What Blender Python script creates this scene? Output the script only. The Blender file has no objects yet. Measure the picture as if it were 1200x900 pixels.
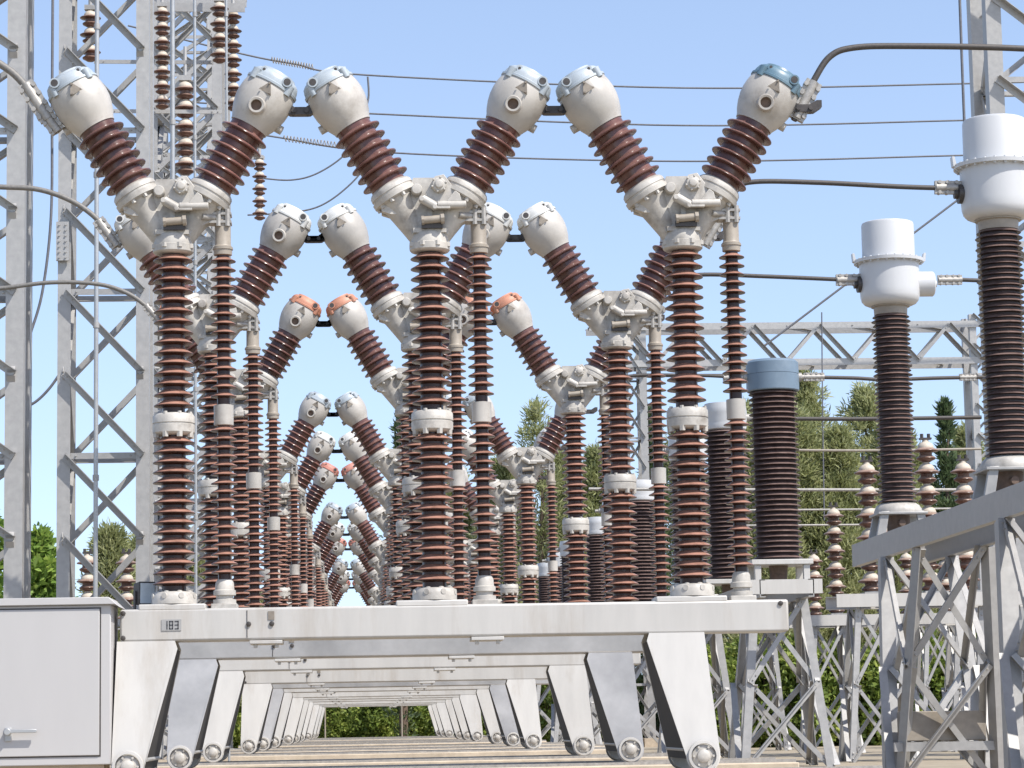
import bpy, bmesh, math, random
from mathutils import Vector, Matrix
random.seed(7)
R = math.radians
S = bpy.context.scene
COL = S.collection
EYE = 0.75                                   # camera height above the ground

# ------------------------------------------------------------------ camera
F = 3020.0
CP, CY, CR = R(7.4994), R(3.3474), R(1.0513)
fwd = Vector((math.sin(CY)*math.cos(CP), math.cos(CY)*math.cos(CP), math.sin(CP)))
rt = fwd.cross(Vector((0, 0, 1))).normalized()
up = rt.cross(fwd)
rt, up = rt*math.cos(CR) - up*math.sin(CR), up*math.cos(CR) + rt*math.sin(CR)
cam = bpy.data.cameras.new('Camera')
cam.sensor_width = 36.0
cam.lens = F*36/1200
cam.clip_start = 0.5
cam.clip_end = 3000
co = bpy.data.objects.new('Camera', cam)
COL.objects.link(co)
co.matrix_world = Matrix(((rt.x, up.x, -fwd.x, 0), (rt.y, up.y, -fwd.y, 0), (rt.z, up.z, -fwd.z, EYE), (0, 0, 0, 1)))
S.camera = co


def at(px, py, Y):
    """point of the place seen at a photo pixel, at distance Y along the yard"""
    d = fwd*F + rt*(px-600) - up*(py-450)
    d = d*(Y/d.y)
    return Vector((d.x, d.y, d.z+EYE))


# ------------------------------------------------------------------ light
SUN = Vector((0.45, -0.42, 0.79)).normalized()
sl = bpy.data.lights.new('Sun', 'SUN')
sl.energy = 4.2
sl.angle = R(0.53)
sl.color = (1.0, 0.965, 0.91)
so = bpy.data.objects.new('Sun', sl)
COL.objects.link(so)
so.rotation_euler = SUN.to_track_quat('Z', 'Y').to_euler()
so.location = (30, -30, 60)
W = bpy.data.worlds.new('World')
S.world = W
W.use_nodes = True
wn, wl = W.node_tree.nodes, W.node_tree.links
wn.clear()
sky = wn.new('ShaderNodeTexSky')
sky.sky_type = 'NISHITA'
sky.sun_disc = False
sky.sun_elevation = math.asin(SUN.z)
sky.sun_rotation = math.atan2(SUN.x, SUN.y)
sky.air_density = 1.0
sky.dust_density = 0.55
sky.ozone_density = 2.2
sky.altitude = 200
bg = wn.new('ShaderNodeBackground')
bg.inputs['Strength'].default_value = 0.15
ow = wn.new('ShaderNodeOutputWorld')
tint = wn.new('ShaderNodeMix')
tint.data_type = 'RGBA'
tint.blend_type = 'MULTIPLY'
tint.inputs['Factor'].default_value = 1.0
tint.inputs['B'].default_value = (1.38, 1.19, 1.08, 1)
wl.new(sky.outputs[0], tint.inputs['A'])
wtc = wn.new('ShaderNodeTexCoord')
wmp = wn.new('ShaderNodeMapping')
wmp.inputs['Scale'].default_value = (1, 1, 0.80)
wmp.inputs['Location'].default_value = (0, 0, 0.13)
wl.new(wtc.outputs['Generated'], wmp.inputs['Vector'])
wl.new(wmp.outputs[0], sky.inputs['Vector'])
wl.new(tint.outputs['Result'], bg.inputs['Color'])
wl.new(bg.outputs[0], ow.inputs['Surface'])
S.view_settings.view_transform = 'Standard'
S.view_settings.look = 'None'
S.view_settings.gamma = 1
S.view_settings.exposure = 0.58
S.cycles.max_bounces = 6
S.cycles.diffuse_bounces = 3
S.cycles.glossy_bounces = 3
S.cycles.transparent_max_bounces = 8


# ------------------------------------------------------------------ materials
def mat(name, col, rough=0.5, metal=0.0, var=0.06, scale=6.0, dirt=None, dirt_amt=0.3, coat=0.0, bump=0.0,
        dust_light=None, dust_light_amt=0.0, spec=0.5, obvar=0.0, streak=False):
    m = bpy.data.materials.new(name)
    m.use_nodes = True
    n, l = m.node_tree.nodes, m.node_tree.links
    b = n['Principled BSDF']
    b.inputs['Roughness'].default_value = rough
    b.inputs['Metallic'].default_value = metal
    b.inputs['Specular IOR Level'].default_value = spec
    b.inputs['Coat Weight'].default_value = coat
    b.inputs['Coat Roughness'].default_value = 0.12
    tc = n.new('ShaderNodeTexCoord')
    mp = n.new('ShaderNodeMapping')
    if streak:
        mp.inputs['Scale'].default_value = (1, 1, 0.15)
    oi = n.new('ShaderNodeObjectInfo')
    vm = n.new('ShaderNodeVectorMath')
    vm.operation = 'ADD'
    mu = n.new('ShaderNodeVectorMath')
    mu.operation = 'SCALE'
    mu.inputs['Scale'].default_value = 37.0
    l.new(oi.outputs['Location'], mu.inputs[0])
    l.new(tc.outputs['Object'], vm.inputs[0])
    l.new(mu.outputs[0], vm.inputs[1])
    l.new(vm.outputs[0], mp.inputs['Vector'])
    nz = n.new('ShaderNodeTexNoise')
    nz.inputs['Scale'].default_value = scale
    nz.inputs['Detail'].default_value = 6
    nz.inputs['Roughness'].default_value = 0.62
    l.new(mp.outputs[0], nz.inputs['Vector'])
    rp = n.new('ShaderNodeValToRGB')
    rp.color_ramp.elements[0].position = 0.28
    rp.color_ramp.elements[1].position = 0.72
    lo = [max(0, c*(1-var)) for c in col]
    hi = [min(1, c*(1+var)) for c in col]
    rp.color_ramp.elements[0].color = (*lo, 1)
    rp.color_ramp.elements[1].color = (*hi, 1)
    l.new(nz.outputs['Fac'], rp.inputs['Fac'])
    cur = rp.outputs['Color']
    if obvar:
        hs = n.new('ShaderNodeHueSaturation')
        mr = n.new('ShaderNodeMapRange')
        mr.inputs['To Min'].default_value = 1-obvar
        mr.inputs['To Max'].default_value = 1+obvar
        l.new(oi.outputs['Random'], mr.inputs['Value'])
        l.new(mr.outputs[0], hs.inputs['Value'])
        l.new(cur, hs.inputs['Color'])
        cur = hs.outputs['Color']
    if dirt:
        n2 = n.new('ShaderNodeTexNoise')
        n2.inputs['Scale'].default_value = scale*0.55
        n2.inputs['Detail'].default_value = 8
        n2.inputs['Roughness'].default_value = 0.7
        l.new(mp.outputs[0], n2.inputs['Vector'])
        r2 = n.new('ShaderNodeMapRange')
        r2.inputs['From Min'].default_value = 0.52
        r2.inputs['From Max'].default_value = 0.75
        r2.inputs['To Max'].default_value = dirt_amt
        l.new(n2.outputs['Fac'], r2.inputs['Value'])
        mx = n.new('ShaderNodeMix')
        mx.data_type = 'RGBA'
        l.new(r2.outputs[0], mx.inputs['Factor'])
        l.new(cur, mx.inputs['A'])
        mx.inputs['B'].default_value = (*dirt, 1)
        cur = mx.outputs['Result']
    if dust_light:  # upward faces paler: a dusty film plus painted sunlight
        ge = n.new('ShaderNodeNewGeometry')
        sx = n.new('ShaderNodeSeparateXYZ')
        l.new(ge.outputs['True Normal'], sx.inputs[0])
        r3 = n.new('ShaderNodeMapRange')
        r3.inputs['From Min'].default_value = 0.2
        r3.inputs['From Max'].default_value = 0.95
        r3.inputs['To Max'].default_value = dust_light_amt
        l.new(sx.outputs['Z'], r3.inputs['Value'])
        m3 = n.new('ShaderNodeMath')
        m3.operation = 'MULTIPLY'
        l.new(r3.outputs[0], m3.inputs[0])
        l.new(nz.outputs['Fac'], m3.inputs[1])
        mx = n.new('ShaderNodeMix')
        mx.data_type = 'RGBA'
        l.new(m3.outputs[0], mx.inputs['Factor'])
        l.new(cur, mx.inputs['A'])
        mx.inputs['B'].default_value = (*dust_light, 1)
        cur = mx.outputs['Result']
    l.new(cur, b.inputs['Base Color'])
    mr2 = n.new('ShaderNodeMapRange')
    mr2.inputs['To Min'].default_value = max(0.03, rough-0.1)
    mr2.inputs['To Max'].default_value = min(1, rough+0.1)
    l.new(nz.outputs['Fac'], mr2.inputs['Value'])
    l.new(mr2.outputs[0], b.inputs['Roughness'])
    if bump:
        bp = n.new('ShaderNodeBump')
        bp.inputs['Strength'].default_value = bump
        bp.inputs['Distance'].default_value = 0.02
        l.new(nz.outputs['Fac'], bp.inputs['Height'])
        l.new(bp.outputs[0], b.inputs['Normal'])
    return m


def leafmat(name, c1, c2, c3):
    m = bpy.data.materials.new(name)
    m.use_nodes = True
    n, l = m.node_tree.nodes, m.node_tree.links
    b = n['Principled BSDF']
    b.inputs['Roughness'].default_value = 0.55
    b.inputs['Specular IOR Level'].default_value = 0.35
    ge = n.new('ShaderNodeNewGeometry')
    tc = n.new('ShaderNodeTexCoord')
    nz = n.new('ShaderNodeTexNoise')
    nz.inputs['Scale'].default_value = 0.9
    nz.inputs['Detail'].default_value = 3
    l.new(tc.outputs['Object'], nz.inputs['Vector'])
    ad = n.new('ShaderNodeMath')
    ad.operation = 'MULTIPLY_ADD'
    ad.inputs[1].default_value = 0.55
    l.new(ge.outputs['Random Per Island'], ad.inputs[0])
    sb = n.new('ShaderNodeMath')
    sb.operation = 'MULTIPLY_ADD'
    sb.inputs[1].default_value = 1.1
    sb.inputs[2].default_value = -0.3
    l.new(nz.outputs['Fac'], sb.inputs[0])
    l.new(sb.outputs[0], ad.inputs[2])
    rp = n.new('ShaderNodeValToRGB')
    e = rp.color_ramp.elements
    e[0].position = 0.1
    e[0].color = (*c1, 1)
    e[1].position = 0.9
    e[1].color = (*c3, 1)
    x = e.new(0.5)
    x.color = (*c2, 1)
    l.new(ad.outputs[0], rp.inputs['Fac'])
    l.new(rp.outputs['Color'], b.inputs['Base Color'])
    tr = n.new('ShaderNodeBsdfTranslucent')
    l.new(rp.outputs['Color'], tr.inputs['Color'])
    ms = n.new('ShaderNodeMixShader')
    ms.inputs[0].default_value = 0.4
    l.new(b.outputs[0], ms.inputs[1])
    l.new(tr.outputs[0], ms.inputs[2])
    l.new(ms.outputs[0], n['Material Output'].inputs['Surface'])
    return m


M = {}
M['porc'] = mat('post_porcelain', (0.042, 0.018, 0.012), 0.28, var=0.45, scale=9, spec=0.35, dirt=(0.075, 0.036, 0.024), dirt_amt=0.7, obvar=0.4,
                dust_light=(0.35, 0.185, 0.135), dust_light_amt=1.9)  # sunlit shed tops painted in with the dusty tint
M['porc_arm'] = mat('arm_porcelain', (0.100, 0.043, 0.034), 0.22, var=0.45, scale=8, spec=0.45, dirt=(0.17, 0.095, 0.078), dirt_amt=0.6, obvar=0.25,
                    dust_light=(0.27, 0.16, 0.135), dust_light_amt=1.0)
M['porc_dark'] = mat('transformer_porcelain', (0.030, 0.015, 0.013), 0.34, var=0.4, scale=8, spec=0.35, obvar=0.15, dust_light=(0.24, 0.165, 0.14), dust_light_amt=1.3)
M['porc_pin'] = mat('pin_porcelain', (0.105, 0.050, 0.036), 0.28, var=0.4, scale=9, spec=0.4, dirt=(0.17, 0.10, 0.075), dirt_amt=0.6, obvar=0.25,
                    dust_light=(0.36, 0.26, 0.20), dust_light_amt=1.3)
M['cast'] = mat('cast_painted_metal', (0.415, 0.388, 0.345), 0.5, var=0.22, scale=9, dirt=(0.17, 0.145, 0.12), dirt_amt=0.9, bump=0.12, obvar=0.06)
M['head'] = mat('head_painted_metal', (0.395, 0.368, 0.328), 0.40, var=0.16, scale=3.2, dirt=(0.19, 0.155, 0.12), dirt_amt=0.85, bump=0.10, obvar=0.07)
M['steel'] = mat('pale_grey_painted_steel', (0.470, 0.450, 0.415), 0.42, var=0.08, scale=5, dirt=(0.27, 0.215, 0.155), dirt_amt=0.50, obvar=0.05, streak=True)
M['steel_shaded'] = mat('shaded_grey_steel', (0.40, 0.385, 0.365), 0.34, metal=0.35, var=0.30, scale=1.3, obvar=0.05)  # bluish shadow blotches put into the colour of the steel
M['leg_shade'] = mat('leg_inside_shade', (0.026, 0.023, 0.021), 0.8, var=0.25, scale=8)  # near-black: the shade inside the hollow legs, put into the colour
M['galv'] = mat('galvanised_steel', (0.345, 0.334, 0.316), 0.48, metal=0.25, var=0.12, scale=10, dirt=(0.36, 0.34, 0.32), dirt_amt=0.3, obvar=0.12)
M['cabinet'] = mat('cabinet_paint', (0.425, 0.410, 0.395), 0.5, var=0.03, scale=3, dirt=(0.48, 0.45, 0.41), dirt_amt=0.2, streak=True)
M['white'] = mat('white_tank_paint', (0.504, 0.504, 0.500), 0.36, var=0.03, scale=3, coat=0.05, dirt=(0.36, 0.34, 0.30), dirt_amt=0.35, streak=True)
M['bluebox'] = mat('blue_tank_paint', (0.135, 0.185, 0.235), 0.45, var=0.06, scale=4, dirt=(0.35, 0.4, 0.45), dirt_amt=0.2)
M['capblue'] = mat('pale_blue_cap_paint', (0.336, 0.374, 0.399), 0.45, var=0.10, scale=8, dirt=(0.55, 0.53, 0.48), dirt_amt=0.4)
M['capteal_shaded'] = mat('teal_cap_paint', (0.10, 0.17, 0.215), 0.4, var=0.12, scale=8, dirt=(0.4, 0.42, 0.4), dirt_amt=0.3)  # blue-teal cap with its shadow put into the colour
M['capwhite'] = mat('white_cap_paint', (0.554, 0.550, 0.521), 0.45, var=0.06, scale=8, dirt=(0.5, 0.46, 0.38), dirt_amt=0.35)
M['caporange'] = mat('orange_cap_paint', (0.437, 0.197, 0.122), 0.55, var=0.15, scale=8, dirt=(0.55, 0.36, 0.25), dirt_amt=0.5)
M['capred'] = mat('red_cap_paint', (0.437, 0.185, 0.139), 0.55, var=0.15, scale=8, dirt=(0.6, 0.4, 0.32), dirt_amt=0.5)
M['dark'] = mat('dark_metal', (0.06, 0.052, 0.047), 0.5, metal=0.3, var=0.3, scale=20)
M['rust'] = mat('rusty_steel', (0.13, 0.085, 0.06), 0.7, var=0.35, scale=20)
M['grip'] = mat('weathered_clamp_alloy', (0.33, 0.31, 0.28), 0.5, metal=0.3, var=0.25, scale=25)
M['plate'] = mat('etched_plate', (0.20, 0.17, 0.135), 0.55, var=0.15, scale=30)
M['tube'] = mat('grey_brown_tube', (0.29, 0.25, 0.20), 0.5, var=0.15, scale=12, dirt=(0.25, 0.2, 0.15), dirt_amt=0.4)
M['cable'] = mat('weathered_cable', (0.070, 0.062, 0.056), 0.6, metal=0.3, var=0.25, scale=40)
M['cable_grey'] = mat('grey_cable', (0.17, 0.16, 0.145), 0.6, metal=0.2, var=0.25, scale=40)
M['wire'] = mat('thin_wire', (0.13, 0.13, 0.14), 0.6, metal=0.3, var=0.2, scale=20)
M['alu'] = mat('aluminium_tube', (0.40, 0.40, 0.39), 0.4, metal=0.5, var=0.08, scale=10)
M['glass'] = mat('lamp_glass', (0.55, 0.60, 0.62), 0.12, var=0.1, scale=10, coat=0.6)
M['ink'] = mat('plate_ink', (0.05, 0.05, 0.055), 0.6, var=0.1, scale=20)
M['pinwhite'] = mat('cement_caps', (0.46, 0.40, 0.32), 0.6, var=0.12, scale=20, dirt=(0.3, 0.24, 0.18), dirt_amt=0.4)
M['concrete'] = mat('tan_concrete', (0.47, 0.39, 0.29), 0.85, var=0.18, scale=4, dirt=(0.26, 0.20, 0.15), dirt_amt=0.6, bump=0.4)
M['ground'] = mat('dry_gravel', (0.29, 0.24, 0.17), 0.95, var=0.25, scale=2.5, dirt=(0.20, 0.19, 0.10), dirt_amt=0.6, bump=0.6)
M['bark'] = mat('bark', (0.12, 0.085, 0.06), 0.9, var=0.3, scale=6, bump=0.6)
M['pine'] = leafmat('pine_needles', (0.18, 0.20, 0.075), (0.32, 0.34, 0.15), (0.48, 0.48, 0.26))
M['cypress'] = leafmat('cypress_needles', (0.045, 0.075, 0.032), (0.09, 0.13, 0.058), (0.15, 0.195, 0.09))
M['broad'] = leafmat('broad_leaves', (0.085, 0.15, 0.028), (0.20, 0.31, 0.06), (0.36, 0.46, 0.10))
M['hedge'] = leafmat('shrub_leaves', (0.060, 0.095, 0.020), (0.19, 0.26, 0.050), (0.38, 0.42, 0.10))
M['grass'] = leafmat('dry_grass', (0.12, 0.12, 0.035), (0.22, 0.20, 0.07), (0.34, 0.29, 0.13))


# ------------------------------------------------------------------ mesh builder
class MB:
    def __init__(s):
        s.v, s.f = [], []

    def add(s, vs, fs):
        o = len(s.v)
        s.v += [tuple(v) for v in vs]
        s.f += [tuple(i+o for i in f) for f in fs]
        return s

    def box(s, x0, x1, y0, y1, z0, z1):
        vs = [(x, y, z) for z in (z0, z1) for y in (y0, y1) for x in (x0, x1)]
        return s.add(vs, [(0, 2, 3, 1), (4, 5, 7, 6), (0, 1, 5, 4), (2, 6, 7, 3), (0, 4, 6, 2), (1, 3, 7, 5)])

    def lathe(s, prof, o=(0, 0, 0), ax=(0, 0, 1), n=28, caps=True):
        """prof: (distance along axis, radius) pairs"""
        o, ax = Vector(o), Vector(ax).normalized()
        h = Vector((0, -1, 0)) if abs(ax.y) < 0.9 else Vector((1, 0, 0))
        u = (h - ax*h.dot(ax)).normalized()
        w = ax.cross(u)
        vs, fs = [], []
        for d, r in prof:
            for k in range(n):
                a = 2*math.pi*k/n
                vs.append(o + ax*d + (u*math.cos(a) + w*math.sin(a))*r)
        for i in range(len(prof)-1):
            for k in range(n):
                k2 = (k+1) % n
                fs.append((i*n+k, i*n+k2, (i+1)*n+k2, (i+1)*n+k))
        if caps:
            fs.append(tuple(range(n-1, -1, -1)))
            fs.append(tuple((len(prof)-1)*n+k for k in range(n)))
        return s.add(vs, fs)

    def cyl(s, p, q, r, n=16, r2=None):
        p, q = Vector(p), Vector(q)
        return s.lathe([(0, r), ((q-p).length, r if r2 is None else r2)], p, q-p, n)

    def tube(s, pts, r, n=8):
        pts = [Vector(p) for p in pts]
        vs, fs = [], []
        pu = None
        for i, p in enumerate(pts):
            t = (pts[min(i+1, len(pts)-1)] - pts[max(i-1, 0)]).normalized()
            if pu is None:
                h = Vector((0, 0, 1)) if abs(t.z) < 0.9 else Vector((1, 0, 0))
                pu = h
            u = (pu - t*pu.dot(t)).normalized()
            pu = u
            w = t.cross(u)
            for k in range(n):
                a = 2*math.pi*k/n
                vs.append(p + (u*math.cos(a) + w*math.sin(a))*r)
        for i in range(len(pts)-1):
            for k in range(n):
                k2 = (k+1) % n
                fs.append((i*n+k, i*n+k2, (i+1)*n+k2, (i+1)*n+k))
        fs.append(tuple(range(n-1, -1, -1)))
        fs.append(tuple((len(pts)-1)*n+k for k in range(n)))
        return s.add(vs, fs)

    def prism(s, poly, y0, y1):
        """poly in x,z extruded along y"""
        n = len(poly)
        vs = [(x, y0, z) for x, z in poly] + [(x, y1, z) for x, z in poly]
        fs = [tuple(range(n)), tuple(range(2*n-1, n-1, -1))]
        for i in range(n):
            j = (i+1) % n
            fs.append((j, i, n+i, n+j))
        return s.add(vs, fs)

    def angle(s, p, q, w, t=0.014, face=(0, -1, 0), side=1, out=False):
        """an L-section bar: one flange lies square to 'face', the other runs back from its edge"""
        p, q = Vector(p), Vector(q)
        a = (q-p).normalized()
        f = Vector(face)
        f = (f - a*f.dot(a)).normalized()
        u = a.cross(f)*side
        prof = [(-w/2, 0), (w/2, 0), (w/2, t), (-w/2+t, t), (-w/2+t, w), (-w/2, w)]
        if out:                                  # flange standing out at the upper edge instead
            up_ = 1 if u.z > 0 else -1
            prof = [(up_*x*-1, -y*1.35) for x, y in prof]
        vs = []
        for e in (p, q):
            for x, y in prof:
                vs.append(e + u*x - f*y)
        n = 6
        fs = [tuple(range(n)), tuple(range(2*n-1, n-1, -1))]
        for i in range(n):
            j = (i+1) % n
            fs.append((j, i, n+i, n+j))
        s.add(vs, fs)
        L = (q-p).length
        if w < 0.13 and L > 0.5:                 # two bolt heads at each end
            for d in (0.06, 0.15, L-0.15, L-0.06):
                s.lathe([(-0.002, w*0.16), (0.014, w*0.16), (0.018, w*0.10)], p + a*d, f, 6)
        return s

    def channel(s, p, q, h, w, t=0.016, side=(1, 0, 0)):
        """a C-section beam, web on the 'side' away from its open face"""
        p, q = Vector(p), Vector(q)
        a = (q-p).normalized()
        z = Vector((0, 0, 1))
        u = Vector(side)
        prof = [(0, -h/2), (w, -h/2), (w, -h/2+t), (t, -h/2+t), (t, h/2-t), (w, h/2-t), (w, h/2), (0, h/2)]
        vs = []
        for e in (p, q):
            for x, y in prof:
                vs.append(e + u*x + z*y)
        n = 8
        fs = [tuple(range(n)), tuple(range(2*n-1, n-1, -1))]
        for i in range(n):
            j = (i+1) % n
            fs.append((j, i, n+i, n+j))
        return s.add(vs, fs)

    def build(s, name, m, parent=None, bevel=0.0, smooth=True, ang=40):
        me = bpy.data.meshes.new(name)
        me.from_pydata(s.v, [], s.f)
        bm = bmesh.new()
        bm.from_mesh(me)
        bmesh.ops.recalc_face_normals(bm, faces=bm.faces)
        bm.to_mesh(me)
        bm.free()
        if smooth:
            me.polygons.foreach_set('use_smooth', [True]*len(me.polygons))
            me.set_sharp_from_angle(angle=R(ang))
        me.materials.append(m)
        o = bpy.data.objects.new(name, me)
        COL.objects.link(o)
        if parent:
            o.parent = parent
        if bevel:
            b = o.modifiers.new('bevel', 'BEVEL')
            b.width = bevel
            b.segments = 2
            b.limit_method = 'ANGLE'
            b.angle_limit = R(50)
        return o


def tag(o, label, cat, group=None):
    o['label'] = label
    o['category'] = cat
    if group:
        o['group'] = group
    return o


def thing(name, label, cat, loc=(0, 0, 0), group=None, rz=0.0):
    o = bpy.data.objects.new(name, None)
    o.empty_display_size = 0.2
    COL.objects.link(o)
    o.location = loc
    o.rotation_euler = (0, 0, rz)
    return tag(o, label, cat, group)


KIDS = {}


def copy_tree(o, parent=None):
    c = o.copy()
    COL.objects.link(c)
    if parent:
        c.parent = parent
    for ch in [x for x in bpy.data.objects if x.parent == o]:
        copy_tree(ch, c)
    return c


def sheds(z0, z1, n, rc, rs, th=0.036, drop=0.016, tip=0.007, end=0.03, alt=None):
    """profile of a porcelain body with n drooping sheds between z0 and z1"""
    p = [(z0, rc)]
    step = (z1-z0-2*end)/(n-1)
    for i in range(n):
        z = z0 + end + i*step
        r = rs if not alt or i % 2 == 0 else alt
        p += [(z-0.004, rc), (z-drop*0.55, rc+(r-rc)*0.55), (z-drop, r-0.004), (z-drop+tip*0.5, r),
              (z-drop+tip, r-0.003), (z-drop*0.45+tip+0.006, rc+(r-rc)*0.5), (z+th-drop+0.008, rc+0.006), (z+th, rc)]
    p.append((z1, rc))
    # keep the distances increasing enough near the ends
    return p


def lens(z0, z1, n, rc, rs, up_=0.040, dn=0.012, end=0.03):
    """porcelain body with n biconvex sheds"""
    p = [(z0, rc)]
    step = (z1-z0-2*end)/(n-1)
    for i in range(n):
        z = z0 + end + i*step - 0.006
        p += [(z-dn-0.003, rc), (z-dn, rc+0.004), (z-dn*0.72, rc+(rs-rc)*0.45), (z-dn*0.30, rs-0.008), (z-0.002, rs-0.001), (z+0.003, rs),
              (z+0.007, rs-0.003), (z+up_*0.60, rc+(rs-rc)*0.50), (z+up_, rc+0.005), (z+up_+0.004, rc)]
    p.append((z1, rc))
    return p


def plates(z0, z1, n, rc, rs, th=0.030, end=0.05):
    """thinner, flatter sheds with rounded rims"""
    p = [(z0, rc)]
    step = (z1-z0-2*end)/(n-1)
    for i in range(n):
        z = z0 + end + i*step
        p += [(z-th*0.62, rc), (z-th*0.50, rc+0.008), (z-th*0.56, rs-0.012), (z-th*0.50, rs-0.004), (z-th*0.30, rs), (z-th*0.08, rs-0.004),
              (z+th*0.05, rs-0.014), (z+th*0.36, rc+0.010), (z+th*0.55, rc)]
    p.append((z1, rc))
    return p


# ------------------------------------------------------------------ the rows of the yard
ROWS = [19.95 + 5.42*(i % 3) + 20.01*(i//3) for i in range(12)]
XP = [-1.4613, 0.5387, 2.5387]
ZB = 0.951 + EYE                              # top of the mounting pads
ORD = ['nearest', 'second', 'third', 'farthest']
CAPWORD = ['pale blue', 'white', 'orange']


# ------------------------------------------------------------------ breaker pole
def make_pole():
    t = thing('breaker_pole', '', 'circuit breaker', (0, 0, 0))
    # foot flange with bolt notches
    b = MB()
    b.lathe([(0, 0.172), (0.055, 0.172), (0.07, 0.165), (0.088, 0.158), (0.093, 0.148), (0.10, 0.10)], n=32)
    for k in range(8):
        a = 2*math.pi*(k+0.5)/8
        b.lathe([(0.093, 0.020), (0.108, 0.020), (0.112, 0.012)], (0.128*math.cos(a), 0.128*math.sin(a), -0.008), n=8)
        b.lathe([(0, 0.022), (0.02, 0.022)], (0.155*math.cos(a), 0.155*math.sin(a), 0.063), (math.cos(a), math.sin(a), 0), n=10)
    b.build('base_flange', M['cast'], t)
    MB().lathe(lens(0.10, 1.31, 15, 0.092, 0.163, end=0.060)).build('post_insulator', M['porc'], t)
    # collar joining the two porcelain bodies
    b = MB()
    b.lathe([(1.300, 0.105), (1.312, 0.15), (1.325, 0.162), (1.384, 0.164), (1.388, 0.157), (1.394, 0.157), (1.398, 0.164), (1.452, 0.162),
             (1.468, 0.150), (1.478, 0.105)], n=32)
    for k in range(8):
        a = 2*math.pi*(k+0.5)/8
        x, y = 0.142*math.cos(a), 0.142*math.sin(a)
        b.lathe([(1.284, 0.024), (1.326, 0.026)], (x, y, 0), n=6)
        b.lathe([(1.45, 0.018), (1.482, 0.016)], (x, y, 0), n=6)
    b.build('collar', M['cast'], t)
    MB().lathe(lens(1.478, 2.74, 15, 0.088, 0.154, end=0.060)).build('post_insulator', M['porc'], t)

    # hub casting
    h = MB()
    h.lathe([(2.725, 0.105), (2.732, 0.146), (2.745, 0.158), (2.795, 0.160), (2.80, 0.152), (2.868, 0.150), (2.885, 0.135), (2.95, 0.12), (3.0, 0.10)], n=32)
    O = Vector((0, 0, 2.715))
    for sg in (-1, 1):
        ax = Vector((sg*math.sin(R(30)), 0, math.cos(R(30))))
        h.lathe([(0.06, 0.070), (0.22, 0.092), (0.36, 0.116), (0.46, 0.134), (0.50, 0.150), (0.515, 0.188), (0.552, 0.190), (0.556, 0.176), (0.572, 0.176), (0.576, 0.182),
                 (0.606, 0.180), (0.622, 0.168), (0.64, 0.14)], O, ax, n=36)
        for k in range(10):                    # flange bolts
            u_, w_ = Vector((0, -1, 0)), ax.cross(Vector((0, -1, 0)))
            a = 2*math.pi*(k+0.5)/10
            c = O + ax*0.484 + (u_*math.cos(a)+w_*math.sin(a))*0.165
            h.lathe([(0, 0.018), (0.04, 0.018)], c, ax, 6)
    h.prism([(-0.14, 2.86), (0.14, 2.86), (0.165, 2.95), (0.235, 3.09), (0.125, 3.312), (-0.125, 3.312), (-0.225, 3.07), (-0.16, 2.94)], -0.088, 0.088)
    h.box(-0.13, 0.13, -0.125, 0.10, 2.868, 2.905)
    h.prism([(-0.02, 3.0), (0.02, 3.0), (0.02, 3.16), (-0.02, 3.16)], -0.118, -0.08)
    for k in range(8):
        a = 2*math.pi*(k+0.5)/8
        h.lathe([(2.765, 0.0), (2.766, 0.026), (2.80, 0.026), (2.801, 0)], (0.148*math.cos(a), 0.148*math.sin(a), 0), n=6)
    # lugs under the left flange, bracket to the drive
    h.prism([(-0.375, 3.09), (-0.375, 3.045), (-0.30, 3.02), (-0.20, 3.02), (-0.16, 3.12), (-0.28, 3.12)], -0.10, -0.02)
    h.prism([(-0.375, 3.09), (-0.375, 3.045), (-0.30, 3.02), (-0.20, 3.02), (-0.16, 3.12), (-0.28, 3.12)], 0.04, 0.10)
    h.prism([(0.12, 2.90), (0.30, 2.975), (0.31, 3.05), (0.20, 3.06), (0.08, 3.0)], -0.07, 0.07)
    hub = h.build('hub', M['cast'], t)
    b = MB()                                   # triangular cover plate with a round bolted lid
    b.prism([(-0.04, 3.16), (0.045, 3.31), (0.115, 3.325), (0.26, 3.12), (0.255, 3.085), (0.06, 3.085)], -0.155, -0.085)
    b.lathe([(0, 0.062), (0.035, 0.058), (0.05, 0.05), (0.052, 0.034), (0.066, 0.032), (0.07, 0.02)], (0.075, -0.153, 3.235), (0, -1, 0), 20)
    for k in range(6):
        a = k*math.pi/3+0.3
        b.lathe([(0, 0.010), (0.055, 0.010)], (0.075+0.056*math.cos(a), -0.153, 3.235+0.056*math.sin(a)), (0, -1, 0), 6)
    b.build('cover', M['cast'], hub, bevel=0.006)
    b = MB()
    b.lathe([(0, 0.044), (0.075, 0.044), (0.086, 0.036), (0.088, 0.01)], (-0.098, -0.088, 3.205), (0, -1, 0), 18)
    b.build('boss', M['cast'], hub)
    b = MB()                                   # crank and push rod toward the drive insulator
    b.cyl((-0.06, -0.18, 3.125), (0.05, -0.18, 3.06), 0.036, 12)
    b.cyl((0.06, -0.185, 3.075), (0.285, -0.185, 3.075), 0.030, 14)
    b.box(0.05, 0.16, -0.21, -0.16, 3.04, 3.062)
    b.cyl((-0.062, -0.215, 3.12), (-0.062, -0.13, 3.12), 0.022, 10)
    b.cyl((0.04, -0.215, 3.055), (0.04, -0.13, 3.055), 0.020, 10)
    b.prism([(0.13, 3.10), (0.25, 3.10), (0.235, 3.16), (0.20, 3.185)], -0.20, -0.158)
    b.build('crank', M['cast'], hub, bevel=0.004)
    b = MB()
    b.cyl((-0.045, -0.175, 2.955), (0.085, -0.175, 2.965), 0.030, 14)
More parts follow.
